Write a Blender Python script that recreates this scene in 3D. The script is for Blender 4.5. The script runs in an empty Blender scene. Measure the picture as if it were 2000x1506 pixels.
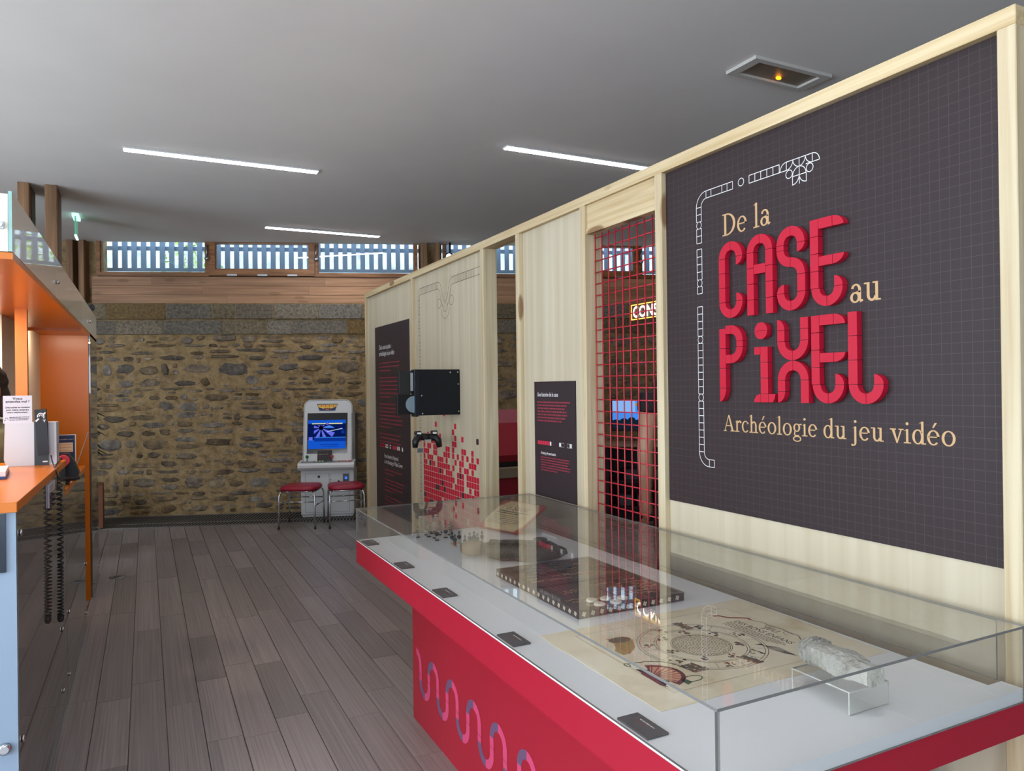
import bpy, math, random
from mathutils import Matrix, Vector
random.seed(7)
PI = math.pi
scn = bpy.context.scene
col = scn.collection

# ------------------------------------------------------------------ camera
cam_d = bpy.data.cameras.new('camera'); cam = bpy.data.objects.new('camera', cam_d); col.objects.link(cam)
cam_d.sensor_width = 36; cam_d.sensor_fit = 'HORIZONTAL'; cam_d.lens = 1429 / 2000 * 36
cam_d.clip_start = .05; cam_d.clip_end = 200
def _n(v): return Vector(v).normalized()
_vy = _n((284 - 1000, 764 - 753, 1429)); _vx = Vector((3850 - 1000, 720 - 753, 1429))
_vx = (_vx - _vy * _vx.dot(_vy)).normalized(); _vz = _vx.cross(_vy)
_right = Vector((_vx[0], _vy[0], _vz[0])); _down = Vector((_vx[1], _vy[1], _vz[1])); _fwd = Vector((_vx[2], _vy[2], _vz[2]))
cam.matrix_world = Matrix(((_right.x, -_down.x, -_fwd.x, 0), (_right.y, -_down.y, -_fwd.y, 0), (_right.z, -_down.z, -_fwd.z, 1.55), (0, 0, 0, 1)))
scn.camera = cam

# ------------------------------------------------------------------ world, daylight, exposure
w = bpy.data.worlds.new('sky'); scn.world = w; w.use_nodes = True
bg = w.node_tree.nodes['Background']; bg.inputs[0].default_value = (.56, .77, 1, 1); bg.inputs[1].default_value = 6.0
def area(name, loc, rot, sx, sy, power, color):
    d = bpy.data.lights.new(name, 'AREA'); d.shape = 'RECTANGLE'; d.size = sx; d.size_y = sy; d.energy = power; d.color = color
    o = bpy.data.objects.new(name, d); col.objects.link(o); o.location = loc; o.rotation_euler = rot; return o
# area lamps for assumed daylight through unseen glazing left of and behind the visitor
area('assumed_daylight_left', (-4.8, .2, 1.75), (0, -PI / 2, 0), 2.6, 4.8, 216, (1, .985, .965))
area('added_daylight_left_far', (-4.8, 5.1, 1.95), (0, -PI / 2, 0), 2.2, 3.8, 66, (1, .98, .96))  # lamp added to brighten the far partition; assumes the left glazing continues
area('assumed_daylight_rear', (-1.0, -3.8, 1.75), (PI / 2, 0, 0), 2.4, 2.6, 64, (.90, .95, 1))
cy = scn.cycles; cy.max_bounces = 7; cy.diffuse_bounces = 3; cy.glossy_bounces = 4; cy.transmission_bounces = 4; cy.transparent_max_bounces = 14; cy.caustics_reflective = False; cy.caustics_refractive = False; cy.adaptive_threshold = .05; cy.use_light_tree = False
vs = scn.view_settings; vs.view_transform = 'Standard'; vs.look = 'None'; vs.exposure = 0; vs.gamma = 1; vs.use_curve_mapping = False

# ------------------------------------------------------------------ materials
def lin(c):
    return tuple(((x / 255) / 12.92 if x / 255 <= .04045 else ((x / 255 + .055) / 1.055) ** 2.4) for x in c) + (1,)
_M = {}
def mat(name, rgb, rough=.5, metal=0, coat=0, spec=.5, emit=None, estr=0, var=0, vscale=8, bump=0, bscale=40, ior=1.5, coat_rough=.03):
    if name in _M: return _M[name]
    m = bpy.data.materials.new(name); m.use_nodes = True; nt = m.node_tree; b = nt.nodes['Principled BSDF']
    b.inputs['Base Color'].default_value = lin(rgb); b.inputs['Roughness'].default_value = rough
    b.inputs['Metallic'].default_value = metal; b.inputs['Coat Weight'].default_value = coat
    b.inputs['Coat Roughness'].default_value = coat_rough
    b.inputs['Specular IOR Level'].default_value = spec; b.inputs['IOR'].default_value = ior
    if emit: b.inputs['Emission Color'].default_value = lin(emit); b.inputs['Emission Strength'].default_value = estr
    if var or bump:
        tc = nt.nodes.new('ShaderNodeTexCoord')
    if var:
        no = nt.nodes.new('ShaderNodeTexNoise'); no.inputs['Scale'].default_value = vscale; no.inputs['Detail'].default_value = 4
        nt.links.new(tc.outputs['Object'], no.inputs['Vector'])
        hs = nt.nodes.new('ShaderNodeHueSaturation'); hs.inputs['Color'].default_value = lin(rgb)
        mr = nt.nodes.new('ShaderNodeMapRange'); mr.inputs[1].default_value = .3; mr.inputs[2].default_value = .7
        mr.inputs[3].default_value = 1 - var; mr.inputs[4].default_value = 1 + var
        nt.links.new(no.outputs['Fac'], mr.inputs[0]); nt.links.new(mr.outputs[0], hs.inputs['Value']); nt.links.new(hs.outputs[0], b.inputs['Base Color'])
    if bump:
        n2 = nt.nodes.new('ShaderNodeTexNoise'); n2.inputs['Scale'].default_value = bscale; n2.inputs['Detail'].default_value = 5
        nt.links.new(tc.outputs['Object'], n2.inputs['Vector'])
        bp = nt.nodes.new('ShaderNodeBump'); bp.inputs['Strength'].default_value = bump; bp.inputs['Distance'].default_value = .02
        nt.links.new(n2.outputs['Fac'], bp.inputs['Height']); nt.links.new(bp.outputs[0], b.inputs['Normal'])
    _M[name] = m; return m

def grain(name, light, dark, axis='z', fine=38, long=1.6, rough=.55, knots=0, objvar=0, coat=0, contrast=(.35, .68), spec=.4):
    """wood: noise stretched along the grain, optional knots, optional per-object tone"""
    if name in _M: return _M[name]
    m = bpy.data.materials.new(name); m.use_nodes = True; nt = m.node_tree; N = nt.nodes.new; L = nt.links.new
    b = nt.nodes['Principled BSDF']; b.inputs['Roughness'].default_value = rough; b.inputs['Coat Weight'].default_value = coat
    b.inputs['Specular IOR Level'].default_value = spec
    tc = N('ShaderNodeTexCoord'); mp = N('ShaderNodeMapping'); s = [fine, fine, fine]; s['xyz'.index(axis)] = long
    mp.inputs['Scale'].default_value = s
    oi = N('ShaderNodeObjectInfo')
    vm = N('ShaderNodeVectorMath'); vm.operation = 'ADD'
    sc_ = N('ShaderNodeVectorMath'); sc_.operation = 'SCALE'; sc_.inputs[0].default_value = (7.3, 5.1, 9.7); L(oi.outputs['Random'], sc_.inputs['Scale'])
    L(tc.outputs['Object'], mp.inputs['Vector']); L(mp.outputs[0], vm.inputs[0]); L(sc_.outputs[0], vm.inputs[1])
    no = N('ShaderNodeTexNoise'); no.inputs['Scale'].default_value = 1; no.inputs['Detail'].default_value = 3; no.inputs['Distortion'].default_value = .35
    L(vm.outputs[0], no.inputs['Vector'])
    cr = N('ShaderNodeValToRGB'); cr.color_ramp.elements[0].position = contrast[0]; cr.color_ramp.elements[1].position = contrast[1]
    cr.color_ramp.elements[0].color = lin(dark); cr.color_ramp.elements[1].color = lin(light)
    L(no.outputs['Fac'], cr.inputs[0]); out = cr.outputs[0]
    if knots:
        m2 = N('ShaderNodeMapping'); s2 = [7, 7, 7]; s2['xyz'.index(axis)] = 2.2; m2.inputs['Scale'].default_value = s2
        L(tc.outputs['Object'], m2.inputs['Vector'])
        vo = N('ShaderNodeTexVoronoi'); vo.inputs['Scale'].default_value = 1; L(m2.outputs[0], vo.inputs['Vector'])
        r2 = N('ShaderNodeMapRange'); r2.inputs[1].default_value = .13; r2.inputs[2].default_value = .19; r2.inputs[3].default_value = knots; r2.inputs[4].default_value = 0
        L(vo.outputs['Distance'], r2.inputs[0])
        mx = N('ShaderNodeMixRGB'); mx.inputs[2].default_value = lin((120, 84, 52)); L(r2.outputs[0], mx.inputs[0]); L(out, mx.inputs[1]); out = mx.outputs[0]
    if objvar:
        hs = N('ShaderNodeHueSaturation'); r3 = N('ShaderNodeMapRange'); r3.inputs[3].default_value = 1 - objvar; r3.inputs[4].default_value = 1 + objvar
        L(oi.outputs['Random'], r3.inputs[0]); L(r3.outputs[0], hs.inputs['Value']); L(out, hs.inputs['Color']); out = hs.outputs[0]
    L(out, b.inputs['Base Color'])
    bp = N('ShaderNodeBump'); bp.inputs['Strength'].default_value = .12; bp.inputs['Distance'].default_value = .004
    L(no.outputs['Fac'], bp.inputs['Height']); L(bp.outputs[0], b.inputs['Normal'])
    _M[name] = m; return m

def glass(name, tint=(255, 255, 255), rough=0.0, haze=0.0):
    """clear sheet: straight transmission plus a Fresnel reflection"""
    if name in _M: return _M[name]
    m = bpy.data.materials.new(name); m.use_nodes = True; nt = m.node_tree; N = nt.nodes.new; L = nt.links.new
    nt.nodes.remove(nt.nodes['Principled BSDF']); o = nt.nodes['Material Output']
    t = N('ShaderNodeBsdfTransparent'); t.inputs[0].default_value = lin(tint)
    g = N('ShaderNodeBsdfGlossy'); g.inputs['Roughness'].default_value = rough
    fr = N('ShaderNodeFresnel'); fr.inputs['IOR'].default_value = 1.49
    geo = N('ShaderNodeNewGeometry'); L(geo.outputs['Normal'], fr.inputs['Normal'])
    # same reflectance from both sides of the sheet
    lw = N('ShaderNodeLayerWeight'); lw.inputs['Blend'].default_value = .5
    p1 = N('ShaderNodeMath'); p1.operation = 'POWER'; p1.inputs[1].default_value = 4.6; L(lw.outputs['Facing'], p1.inputs[0])
    p2 = N('ShaderNodeMath'); p2.operation = 'MULTIPLY_ADD'; p2.inputs[1].default_value = .93; p2.inputs[2].default_value = .035; L(p1.outputs[0], p2.inputs[0])
    mx = N('ShaderNodeMixShader'); L(p2.outputs[0], mx.inputs[0]); L(t.outputs[0], mx.inputs[1]); L(g.outputs[0], mx.inputs[2]); res = mx.outputs[0]
    if haze:
        d = N('ShaderNodeBsdfDiffuse'); d.inputs[0].default_value = lin((215, 222, 228)); m3 = N('ShaderNodeMixShader'); m3.inputs[0].default_value = haze
        L(res, m3.inputs[1]); L(d.outputs[0], m3.inputs[2]); res = m3.outputs[0]
    L(res, o.inputs['Surface']); _M[name] = m; return m

def emis(name, rgb, s):
    if name in _M: return _M[name]
    m = bpy.data.materials.new(name); m.use_nodes = True; nt = m.node_tree; nt.nodes.remove(nt.nodes['Principled BSDF'])
    e = nt.nodes.new('ShaderNodeEmission'); e.inputs[0].default_value = lin(rgb); e.inputs[1].default_value = s
    nt.links.new(e.outputs[0], nt.nodes['Material Output'].inputs['Surface']); _M[name] = m; return m

def grid_print(name, base, line, pitch):
    """printed board: a fine square grid in the print"""
    m = bpy.data.materials.new(name); m.use_nodes = True; nt = m.node_tree; N = nt.nodes.new; L = nt.links.new
    b = nt.nodes['Principled BSDF']; b.inputs['Roughness'].default_value = .5; b.inputs['Specular IOR Level'].default_value = .3
    tc = N('ShaderNodeTexCoord'); sp = N('ShaderNodeSeparateXYZ'); L(tc.outputs['Object'], sp.inputs[0]); prev = None
    for ax in ('Y', 'Z'):
        a = N('ShaderNodeMath'); a.operation = 'DIVIDE'; a.inputs[1].default_value = pitch; L(sp.outputs[ax], a.inputs[0])
        f_ = N('ShaderNodeMath'); f_.operation = 'FRACT'; L(a.outputs[0], f_.inputs[0])
        c = N('ShaderNodeMath'); c.operation = 'LESS_THAN'; c.inputs[1].default_value = .055; L(f_.outputs[0], c.inputs[0])
        if prev is None: prev = c
        else:
            mxx = N('ShaderNodeMath'); mxx.operation = 'MAXIMUM'; L(prev.outputs[0], mxx.inputs[0]); L(c.outputs[0], mxx.inputs[1]); prev = mxx
    mx = N('ShaderNodeMixRGB'); mx.inputs[1].default_value = lin(base); mx.inputs[2].default_value = lin(line)
    L(prev.outputs[0], mx.inputs[0]); L(mx.outputs[0], b.inputs['Base Color']); return m

PINE_Z = grain('pine_upright', (206, 190, 158), (182, 160, 124), 'z', 46, 1.3, knots=.85)
PINE_Y = grain('pine_beam', (210, 190, 152), (184, 158, 115), 'y', 46, 1.3, knots=.85)
PLY = grain('pine_panel', (200, 189, 165), (182, 168, 141), 'z', 17, .55, rough=.6, contrast=(.3, .75))
OAK = grain('oak_floor', (150, 139, 136), (122, 112, 109), 'y', 20, 1.3, rough=.36, objvar=.20, spec=.45, contrast=(.3, .72))
CEDAR = grain('cladding_wood', (184, 138, 101), (152, 109, 77), 'x', 30, 1.2, knots=.5, objvar=.14)
FRAMEW = grain('window_wood', (160, 106, 58), (118, 74, 38), 'x', 30, 2, rough=.4, objvar=.05)
DARKW = grain('old_post_wood', (150, 112, 78), (106, 76, 50), 'z', 26, .9, rough=.6, objvar=.08)
WHITE = mat('white_lacquer', (228, 228, 229), .4)
CEIL = mat('ceiling_paint', (228, 224, 220), .85, var=.02, vscale=2)
WALLP = mat('plain_plaster', (196, 188, 176), .9)
RED = mat('red_lacquer', (164, 24, 46), .34, spec=.45)
CRIM = mat('crimson_letter', (178, 17, 45), .5, spec=.3)
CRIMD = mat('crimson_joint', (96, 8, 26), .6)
GOLD = mat('gold_print', (190, 152, 106), .55)
CHALK = mat('white_print', (214, 212, 210), .5)
DARKP = mat('aubergine_print', (50, 40, 43), .45, spec=.35)
DARKP2 = mat('aubergine_dark', (50, 40, 46), .4)
PINKP = mat('rose_print', (140, 46, 62), .55)
BLACK = mat('black_plastic', (15, 16, 19), .4, spec=.35)
BLACKM = mat('black_matt', (16, 16, 18), .6)
CHROME = mat('chrome', (200, 200, 202), .16, metal=1)
STEEL = mat('brushed_steel', (165, 166, 168), .35, metal=1)
ORANGE = mat('orange_lacquer', (214, 116, 18), .26, spec=.3)
CREAMG = mat('cream_glass', (250, 240, 222), .02, spec=.12)
DARKG = mat('smoked_glass', (98, 96, 94), .03, spec=.8)
TEAL = mat('glass_edge_teal', (150, 190, 182), .2)
CREAM = mat('cream_laminate', (224, 206, 180), .5)
GLASS = glass('clear_acrylic', (253, 253, 252), 0, .012)
PANE = glass('window_pane_glass', (245, 250, 252))
EDGE = mat('acrylic_edge', (118, 116, 112), .25)
EDGEL = mat('acrylic_edge_light', (196, 196, 190), .2)

# ------------------------------------------------------------------ mesh helpers
class MB:
    def __init__(s): s.v = []; s.f = []; s.mi = []; s.sm = []
    def add(s, vs, fs, mi=0, smooth=False):
        o = len(s.v); s.v += [tuple(p) for p in vs]
        for f in fs: s.f.append([i + o for i in f]); s.mi.append(mi); s.sm.append(smooth)
        return s
    def box(s, x0, x1, y0, y1, z0, z1, mi=0):
        return s.add([(x0, y0, z0), (x1, y0, z0), (x1, y1, z0), (x0, y1, z0), (x0, y0, z1), (x1, y0, z1), (x1, y1, z1), (x0, y1, z1)],
                     [(0, 3, 2, 1), (4, 5, 6, 7), (0, 1, 5, 4), (1, 2, 6, 5), (2, 3, 7, 6), (3, 0, 4, 7)], mi)
    def rbox(s, x0, x1, y0, y1, z0, z1, r=.01, mi=0, n=3):
        """box whose vertical edges are rounded and top/bottom rims chamfered"""
        def loop(i, z):
            q = []
            for (cx, cy, a0) in ((x1 - r, y1 - r, 0), (x0 + r, y1 - r, 90), (x0 + r, y0 + r, 180), (x1 - r, y0 + r, 270)):
                for k in range(n + 1):
                    a = math.radians(a0 + 90 * k / n); rr = r - i
                    q.append((cx + rr * math.cos(a), cy + rr * math.sin(a), z))
            return q
        c = min(r * .6, (z1 - z0) * .3)
        L_ = [loop(c, z0), loop(0, z0 + c), loop(0, z1 - c), loop(c, z1)]
        m = len(L_[0]); vs = sum(L_, []); fs = []
        for k in range(3):
            for i in range(m): j = (i + 1) % m; fs.append((k * m + i, k * m + j, (k + 1) * m + j, (k + 1) * m + i))
        fs.append(tuple(reversed(range(m)))); fs.append(tuple(range(3 * m, 4 * m)))
        return s.add(vs, fs, mi, False)
    def prism(s, poly, fn, d0, d1, mi=0, smooth=False):
        """poly: 2-D outline; fn(a,b,d)->xyz"""
        n = len(poly); vs = [fn(a, b, d0) for a, b in poly] + [fn(a, b, d1) for a, b in poly]
        fs = [tuple(range(n)), tuple(reversed(range(n, 2 * n)))] + [(i, i + n, (i + 1) % n + n, (i + 1) % n) for i in range(n)]
        return s.add(vs, fs, mi, smooth)
    def flat(s, poly, fn, d, mi=0):
        return s.add([fn(a, b, d) for a, b in poly], [tuple(range(len(poly)))], mi)
    def tube(s, pts, r, n=8, mi=0, closed=False, caps=True):
        pts = [Vector(p) for p in pts]; m = len(pts); rs = r if isinstance(r, (list, tuple)) else [r] * m
        vs = []; prev = None
        for i, p in enumerate(pts):
            if closed: t = (pts[(i + 1) % m] - pts[i - 1])
            else: t = pts[min(i + 1, m - 1)] - pts[max(i - 1, 0)]
            t.normalize()
            if prev is None: a = Vector((0, 0, 1)) if abs(t.z) < .9 else Vector((1, 0, 0)); u = t.cross(a).normalized()
            else: u = (prev - t * prev.dot(t)).normalized()
            prev = u; v = t.cross(u)
            for k in range(n): a = 2 * PI * k / n; vs.append(p + u * (rs[i] * math.cos(a)) + v * (rs[i] * math.sin(a)))
        fs = []
        for i in range(m if closed else m - 1):
            for k in range(n): j = (i + 1) % m; fs.append((i * n + k, i * n + (k + 1) % n, j * n + (k + 1) % n, j * n + k))
        s.add(vs, fs, mi, True)
        if caps and not closed:
            o = len(s.v) - len(vs); s.f.append([o + i for i in reversed(range(n))]); s.f.append([o + (m - 1) * n + i for i in range(n)]); s.mi += [mi, mi]; s.sm += [False, False]
        return s
    def lathe(s, prof, c, n=16, mi=0, axis='z', cap=True, sq=(1, 1)):
        vs = []
        for r, h in prof:
            for k in range(n):
                a = 2 * PI * k / n; x, y = r * math.cos(a) * sq[0], r * math.sin(a) * sq[1]
                p = {'z': (x, y, h), 'y': (x, h, y), 'x': (h, x, y)}[axis]; vs.append((c[0] + p[0], c[1] + p[1], c[2] + p[2]))
        fs = [(i * n + k, i * n + (k + 1) % n, (i + 1) * n + (k + 1) % n, (i + 1) * n + k) for i in range(len(prof) - 1) for k in range(n)]
        s.add(vs, fs, mi, True)
        if cap:
            o = len(s.v) - len(vs); s.f.append([o + i for i in reversed(range(n))]); s.f.append([o + (len(prof) - 1) * n + i for i in range(n)]); s.mi += [mi, mi]; s.sm += [False, False]
        return s
    def ball(s, c, rx, ry=None, rz=None, n=12, m=8, mi=0):
        ry = ry or rx; rz = rz or rx; vs = []
        for i in range(1, m):
            t = PI * i / m
            for k in range(n): a = 2 * PI * k / n; vs.append((c[0] + rx * math.sin(t) * math.cos(a), c[1] + ry * math.sin(t) * math.sin(a), c[2] + rz * math.cos(t)))
        fs = [(i * n + k, (i + 1) * n + k, (i + 1) * n + (k + 1) % n, i * n + (k + 1) % n) for i in range(m - 2) for k in range(n)]
        vs.append((c[0], c[1], c[2] + rz)); vs.append((c[0], c[1], c[2] - rz)); a, b = len(vs) - 2, len(vs) - 1
        fs += [(a, k, (k + 1) % n) for k in range(n)] + [(b, (m - 2) * n + (k + 1) % n, (m - 2) * n + k) for k in range(n)]
        return s.add(vs, fs, mi, True)
    def xf(s, fn, start=0):
        s.v[start:] = [tuple(fn(p)) for p in s.v[start:]]; return s
    def mesh(s, name, mats):
        me = bpy.data.meshes.new(name); me.from_pydata(s.v, [], s.f)
        for m in (mats if isinstance(mats, (list, tuple)) else [mats]): me.materials.append(m)
        for p, mi, sm in zip(me.polygons, s.mi, s.sm): p.material_index = mi; p.use_smooth = sm
        me.validate(); me.update(); return me
    def build(s, name, mats, parent=None, label=None, fix=False, kind=None):
        me = s.mesh(name, mats)
        if fix:
            import bmesh
            b = bmesh.new(); b.from_mesh(me); bmesh.ops.recalc_face_normals(b, faces=b.faces); b.to_mesh(me); b.free()
        o = bpy.data.objects.new(name, me); col.objects.link(o)
        if parent is not None:
            o.parent = parent
            if parent.parent is None and not parent.get('_local'): o.matrix_parent_inverse = parent.matrix_basis.inverted()
        if label: o['label'] = label
        if kind: o['kind'] = kind
        return o

def thing(name, label, cat, loc=(0, 0, 0), rz=0, group=None, local=False):
    o = bpy.data.objects.new(name, None); col.objects.link(o); o.empty_display_size = .1
    o.matrix_basis = Matrix.Translation(loc) @ Matrix.Rotation(rz, 4, 'Z')
    o['label'] = label; o['category'] = cat
    if group: o['group'] = group
    if local: o['_local'] = 1
    return o
def tag(o, label, cat, group=None):
    o['label'] = label; o['category'] = cat
    if group: o['group'] = group
    return o
def struct(name, mb, m, label=None, parent=None):
    o = mb.build(name, m, parent)
    if parent is None: o['kind'] = 'structure'
    if label: o['label'] = label; 
    return o
def dup(o, parent=None, loc=None, rz=None):
    c = o.copy(); col.objects.link(c); c.parent = parent
    if loc is not None: c.location = loc
    if rz is not None: c.rotation_euler = (0, 0, rz)
    for ch in o.children: dup(ch, c)
    return c
_txt = {}
def text_mesh(body, size=1.0, bold=0.0, align='LEFT', xs=1.0):
    """outline of a line of sans lettering as (verts2d, faces)"""
    key = (body, size, bold, align, xs)
    if key in _txt: return _txt[key]
    cu = bpy.data.curves.new('lettering', 'FONT'); cu.body = body; cu.size = size; cu.align_x = align; cu.offset = bold; cu.fill_mode = 'BOTH'; cu.resolution_u = 3
    o = bpy.data.objects.new('lettering', cu); col.objects.link(o)
    me = bpy.data.meshes.new_from_object(o)
    r = ([(v.co.x * xs, v.co.y) for v in me.vertices], [tuple(p.vertices) for p in me.polygons])
    bpy.data.objects.remove(o); bpy.data.curves.remove(cu); bpy.data.meshes.remove(me); _txt[key] = r; return r
def put_text(mb, body, fn, d, size, bold=0, align='LEFT', mi=0, xs=1.0, ox=0, oy=0):
    v, f = text_mesh(body, size, bold, align, xs)
    mb.add([fn(a + ox, b + oy, d) for a, b in v], f, mi); return mb

def rect(x0, y0, x1, y1): return [(x0, y0), (x1, y0), (x1, y1), (x0, y1)]
def arcpts(cx, cy, rx, ry, a0, a1, n=12): return [(cx + rx * math.cos(math.radians(a0 + (a1 - a0) * k / n)), cy + ry * math.sin(math.radians(a0 + (a1 - a0) * k / n))) for k in range(n + 1)]
def ringquads(cx, cy, rx, ry, tx, ty, a0, a1, n=14):
    o = arcpts(cx, cy, rx, ry, a0, a1, n); i = arcpts(cx, cy, rx - tx, ry - ty, a0, a1, n)
    return [[o[k], o[k + 1], i[k + 1], i[k]] for k in range(n)]
def arcblock(cx, cy, r0, r1, a0, a1, n=8): return arcpts(cx, cy, r1, r1, a0, a1, n) + arcpts(cx, cy, r0, r0, a1, a0, n)
def ribbon(pts, w_):
    """quads of a flat stroke along 2-D points"""
    q = []
    P = [Vector(p) for p in pts]; n = len(P); L_ = []
    for i in range(n):
        t = (P[min(i + 1, n - 1)] - P[max(i - 1, 0)]); t.normalize(); nn = Vector((-t.y, t.x)) * (w_ / 2); L_.append((P[i] + nn, P[i] - nn))
    for i in range(n - 1): q.append([tuple(L_[i][0]), tuple(L_[i + 1][0]), tuple(L_[i + 1][1]), tuple(L_[i][1])])
    return q

# ================================================================== THE ROOM
ANG = math.radians(20)
WD = Vector((math.cos(ANG), -math.sin(ANG), 0)); WN = Vector((math.sin(ANG), math.cos(ANG), 0)); WP0 = Vector((-.5, 10.3, 0))
WM = Matrix.Translation(WP0) @ Matrix.Rotation(-ANG, 4, 'Z')      # far wall frame: x along the wall, -y into the room
def WPT(s, off, z): p = WP0 + WD * s - WN * off; return (p.x, p.y, z)
def on_wall(o):
    o.matrix_basis = WM.copy(); o['_local'] = 1; return o
CH = 3.40
def wall_y(x): return 10.3 - (x + .5) * math.tan(ANG)

# floor slab and boards
mb = MB(); pts = [(-4.6, -3.6), (9, -3.6), (9, wall_y(9)), (-4.6, wall_y(-4.6))]
mb.prism(pts, lambda a, b, d: (a, b, d), -.012, -.2)
floor = struct('floor', mb, OAK); floor['_local'] = 1
PITCH = .153; me = MB().box(-.5, .5, -.5, .5, -.5, .5)
pm = MB(); g_ = .004
pm.add([(-.5 + .006, -.5, .5), (.5 - .006, -.5, .5), (.5 - .006, .5, .5), (-.5 + .006, .5, .5), (-.5, -.5, -.5), (.5, -.5, -.5), (.5, .5, -.5), (-.5, .5, -.5), (-.5, -.5, .2), (.5, -.5, .2), (.5, .5, .2), (-.5, .5, .2)],
       [(0, 1, 2, 3), (8, 9, 1, 0), (10, 11, 3, 2), (9, 10, 2, 1), (11, 8, 0, 3), (4, 5, 9, 8), (6, 7, 11, 10), (5, 6, 10, 9), (7, 4, 8, 11), (7, 6, 5, 4)])
plank_me = pm.mesh('floor_board', OAK)
rnd = random.Random(3)
for i in range(-5, 26):
    x = -.081 + (i + .5) * PITCH; y = .2 - rnd.random() * 1.2; yend = wall_y(x) - .74
    while y < yend:
        ln = rnd.choice((.75, .95, 1.15, 1.35, 1.6)); y1 = min(y + ln, yend)
        if y1 - y > .05:
            o = bpy.data.objects.new('floor_board', plank_me); col.objects.link(o); o.parent = floor
            o.location = (x, (y + y1) / 2, -.0062 + rnd.uniform(-.0004, .0004)); o.scale = (PITCH - .0028, y1 - y - .0028, .012)
        y = y1
# ceiling
mb = MB().prism([(-4.7, -3.7), (9.1, -3.7), (9.1, wall_y(9.1) + .03), (-4.7, wall_y(-4.7) + .03)], lambda a, b, d: (a, b, d), CH, CH + .3)
ceiling = struct('ceiling', mb, CEIL)
# side walls with assumed daylight openings (behind and left of the visitor)
mb = MB().box(-4.72, -4.6, -3.7, -2.3, -.1, CH).box(-4.72, -4.6, -2.3, 2.7, -.1, .4).box(-4.72, -4.6, -2.3, 2.7, 3.1, CH).box(-4.72, -4.6, 2.7, 3.1, -.1, CH).box(-4.72, -4.6, 3.1, 7.1, -.1, .8).box(-4.72, -4.6, 3.1, 7.1, 3.1, CH).box(-4.72, -4.6, 7.1, 12, -.1, CH)  # far opening in this wall is added to let in the far lamp
for y in (-1.3, -.3, .7, 1.7, 4.1, 5.1, 6.1): mb.box(-4.70, -4.62, y - .04, y + .04, .4, 3.1)
struct('wall_left', mb, WALLP)
mb = MB().box(-4.6, -2.3, -3.72, -3.6, -.1, CH).box(.3, 9, -3.72, -3.6, -.1, CH).box(-2.3, .3, -3.72, -3.6, -.1, .4).box(-2.3, .3, -3.72, -3.6, 3.1, CH)
for x in (-1.45, -.6): mb.box(x - .04, x + .04, -3.7, -3.62, .4, 3.1)
struct('wall_back', mb, WALLP)
struct('wall_right', MB().box(9, 9.12, -3.7, 7.2, -.1, CH), WALLP)

# far wall: mortar body, rubble stones, dressed courses, cladding boards
def noise_mat(name, c0, c1, c2, scale, rough=.9, bump=.6, objvar=0, detail=6):
    m = bpy.data.materials.new(name); m.use_nodes = True; nt = m.node_tree; N = nt.nodes.new; L = nt.links.new; b = nt.nodes['Principled BSDF']
    b.inputs['Roughness'].default_value = rough; b.inputs['Specular IOR Level'].default_value = .25
    tc = N('ShaderNodeTexCoord'); no = N('ShaderNodeTexNoise'); no.inputs['Scale'].default_value = scale; no.inputs['Detail'].default_value = detail; no.inputs['Roughness'].default_value = .65
    L(tc.outputs['Object'], no.inputs['Vector']); cr = N('ShaderNodeValToRGB'); e = cr.color_ramp.elements
    e[0].position = .3; e[0].color = lin(c0); e[1].position = .72; e[1].color = lin(c2); x = e.new(.5); x.color = lin(c1); L(no.outputs['Fac'], cr.inputs[0]); out = cr.outputs[0]
    if objvar and name == 'dressed_granite':
        oi_ = N('ShaderNodeObjectInfo'); w_ = N('ShaderNodeTexWhiteNoise'); w_.noise_dimensions = '1D'; L(oi_.outputs['Random'], w_.inputs['W'])
        g_t = N('ShaderNodeMath'); g_t.operation = 'GREATER_THAN'; g_t.inputs[1].default_value = .84; L(w_.outputs['Value'], g_t.inputs[0])
        mxr = N('ShaderNodeMixRGB'); mxr.blend_type = 'MULTIPLY'; mxr.inputs[2].default_value = lin((246, 236, 226)); L(g_t.outputs[0], mxr.inputs[0]); L(out, mxr.inputs[1]); out = mxr.outputs[0]
    if objvar:
        oi = N('ShaderNodeObjectInfo'); hs = N('ShaderNodeHueSaturation'); r3 = N('ShaderNodeMapRange'); r3.inputs[3].default_value = 1 - objvar; r3.inputs[4].default_value = 1 + objvar
        L(oi.outputs['Random'], r3.inputs[0]); L(r3.outputs[0], hs.inputs['Value'])
        wn = N('ShaderNodeTexWhiteNoise'); wn.noise_dimensions = '1D'; L(oi.outputs['Random'], wn.inputs['W'])
        r4 = N('ShaderNodeMapRange'); r4.inputs[3].default_value = .55; r4.inputs[4].default_value = 1.25; L(wn.outputs['Value'], r4.inputs[0]); L(r4.outputs[0], hs.inputs['Saturation'])
        L(out, hs.inputs['Color']); out = hs.outputs[0]
    L(out, b.inputs['Base Color'])
    bp = N('ShaderNodeBump'); bp.inputs['Strength'].default_value = bump; bp.inputs['Distance'].default_value = .02
    n2 = N('ShaderNodeTexNoise'); n2.inputs['Scale'].default_value = scale * 3; n2.inputs['Detail'].default_value = 6; L(tc.outputs['Object'], n2.inputs['Vector'])
    L(n2.outputs['Fac'], bp.inputs['Height']); L(bp.outputs[0], b.inputs['Normal']); _M[name] = m; return m
MORTAR = noise_mat('lime_mortar', (112, 90, 62), (158, 131, 93), (184, 155, 114), 10, bump=1)
STONE = noise_mat('rubble_stone', (78, 66, 56), (120, 102, 82), (164, 138, 106), 9, bump=1, objvar=.36)
GRANITE = noise_mat('dressed_granite', (82, 72, 58), (124, 109, 87), (152, 135, 107), 34, bump=.5, objvar=.18)
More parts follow.
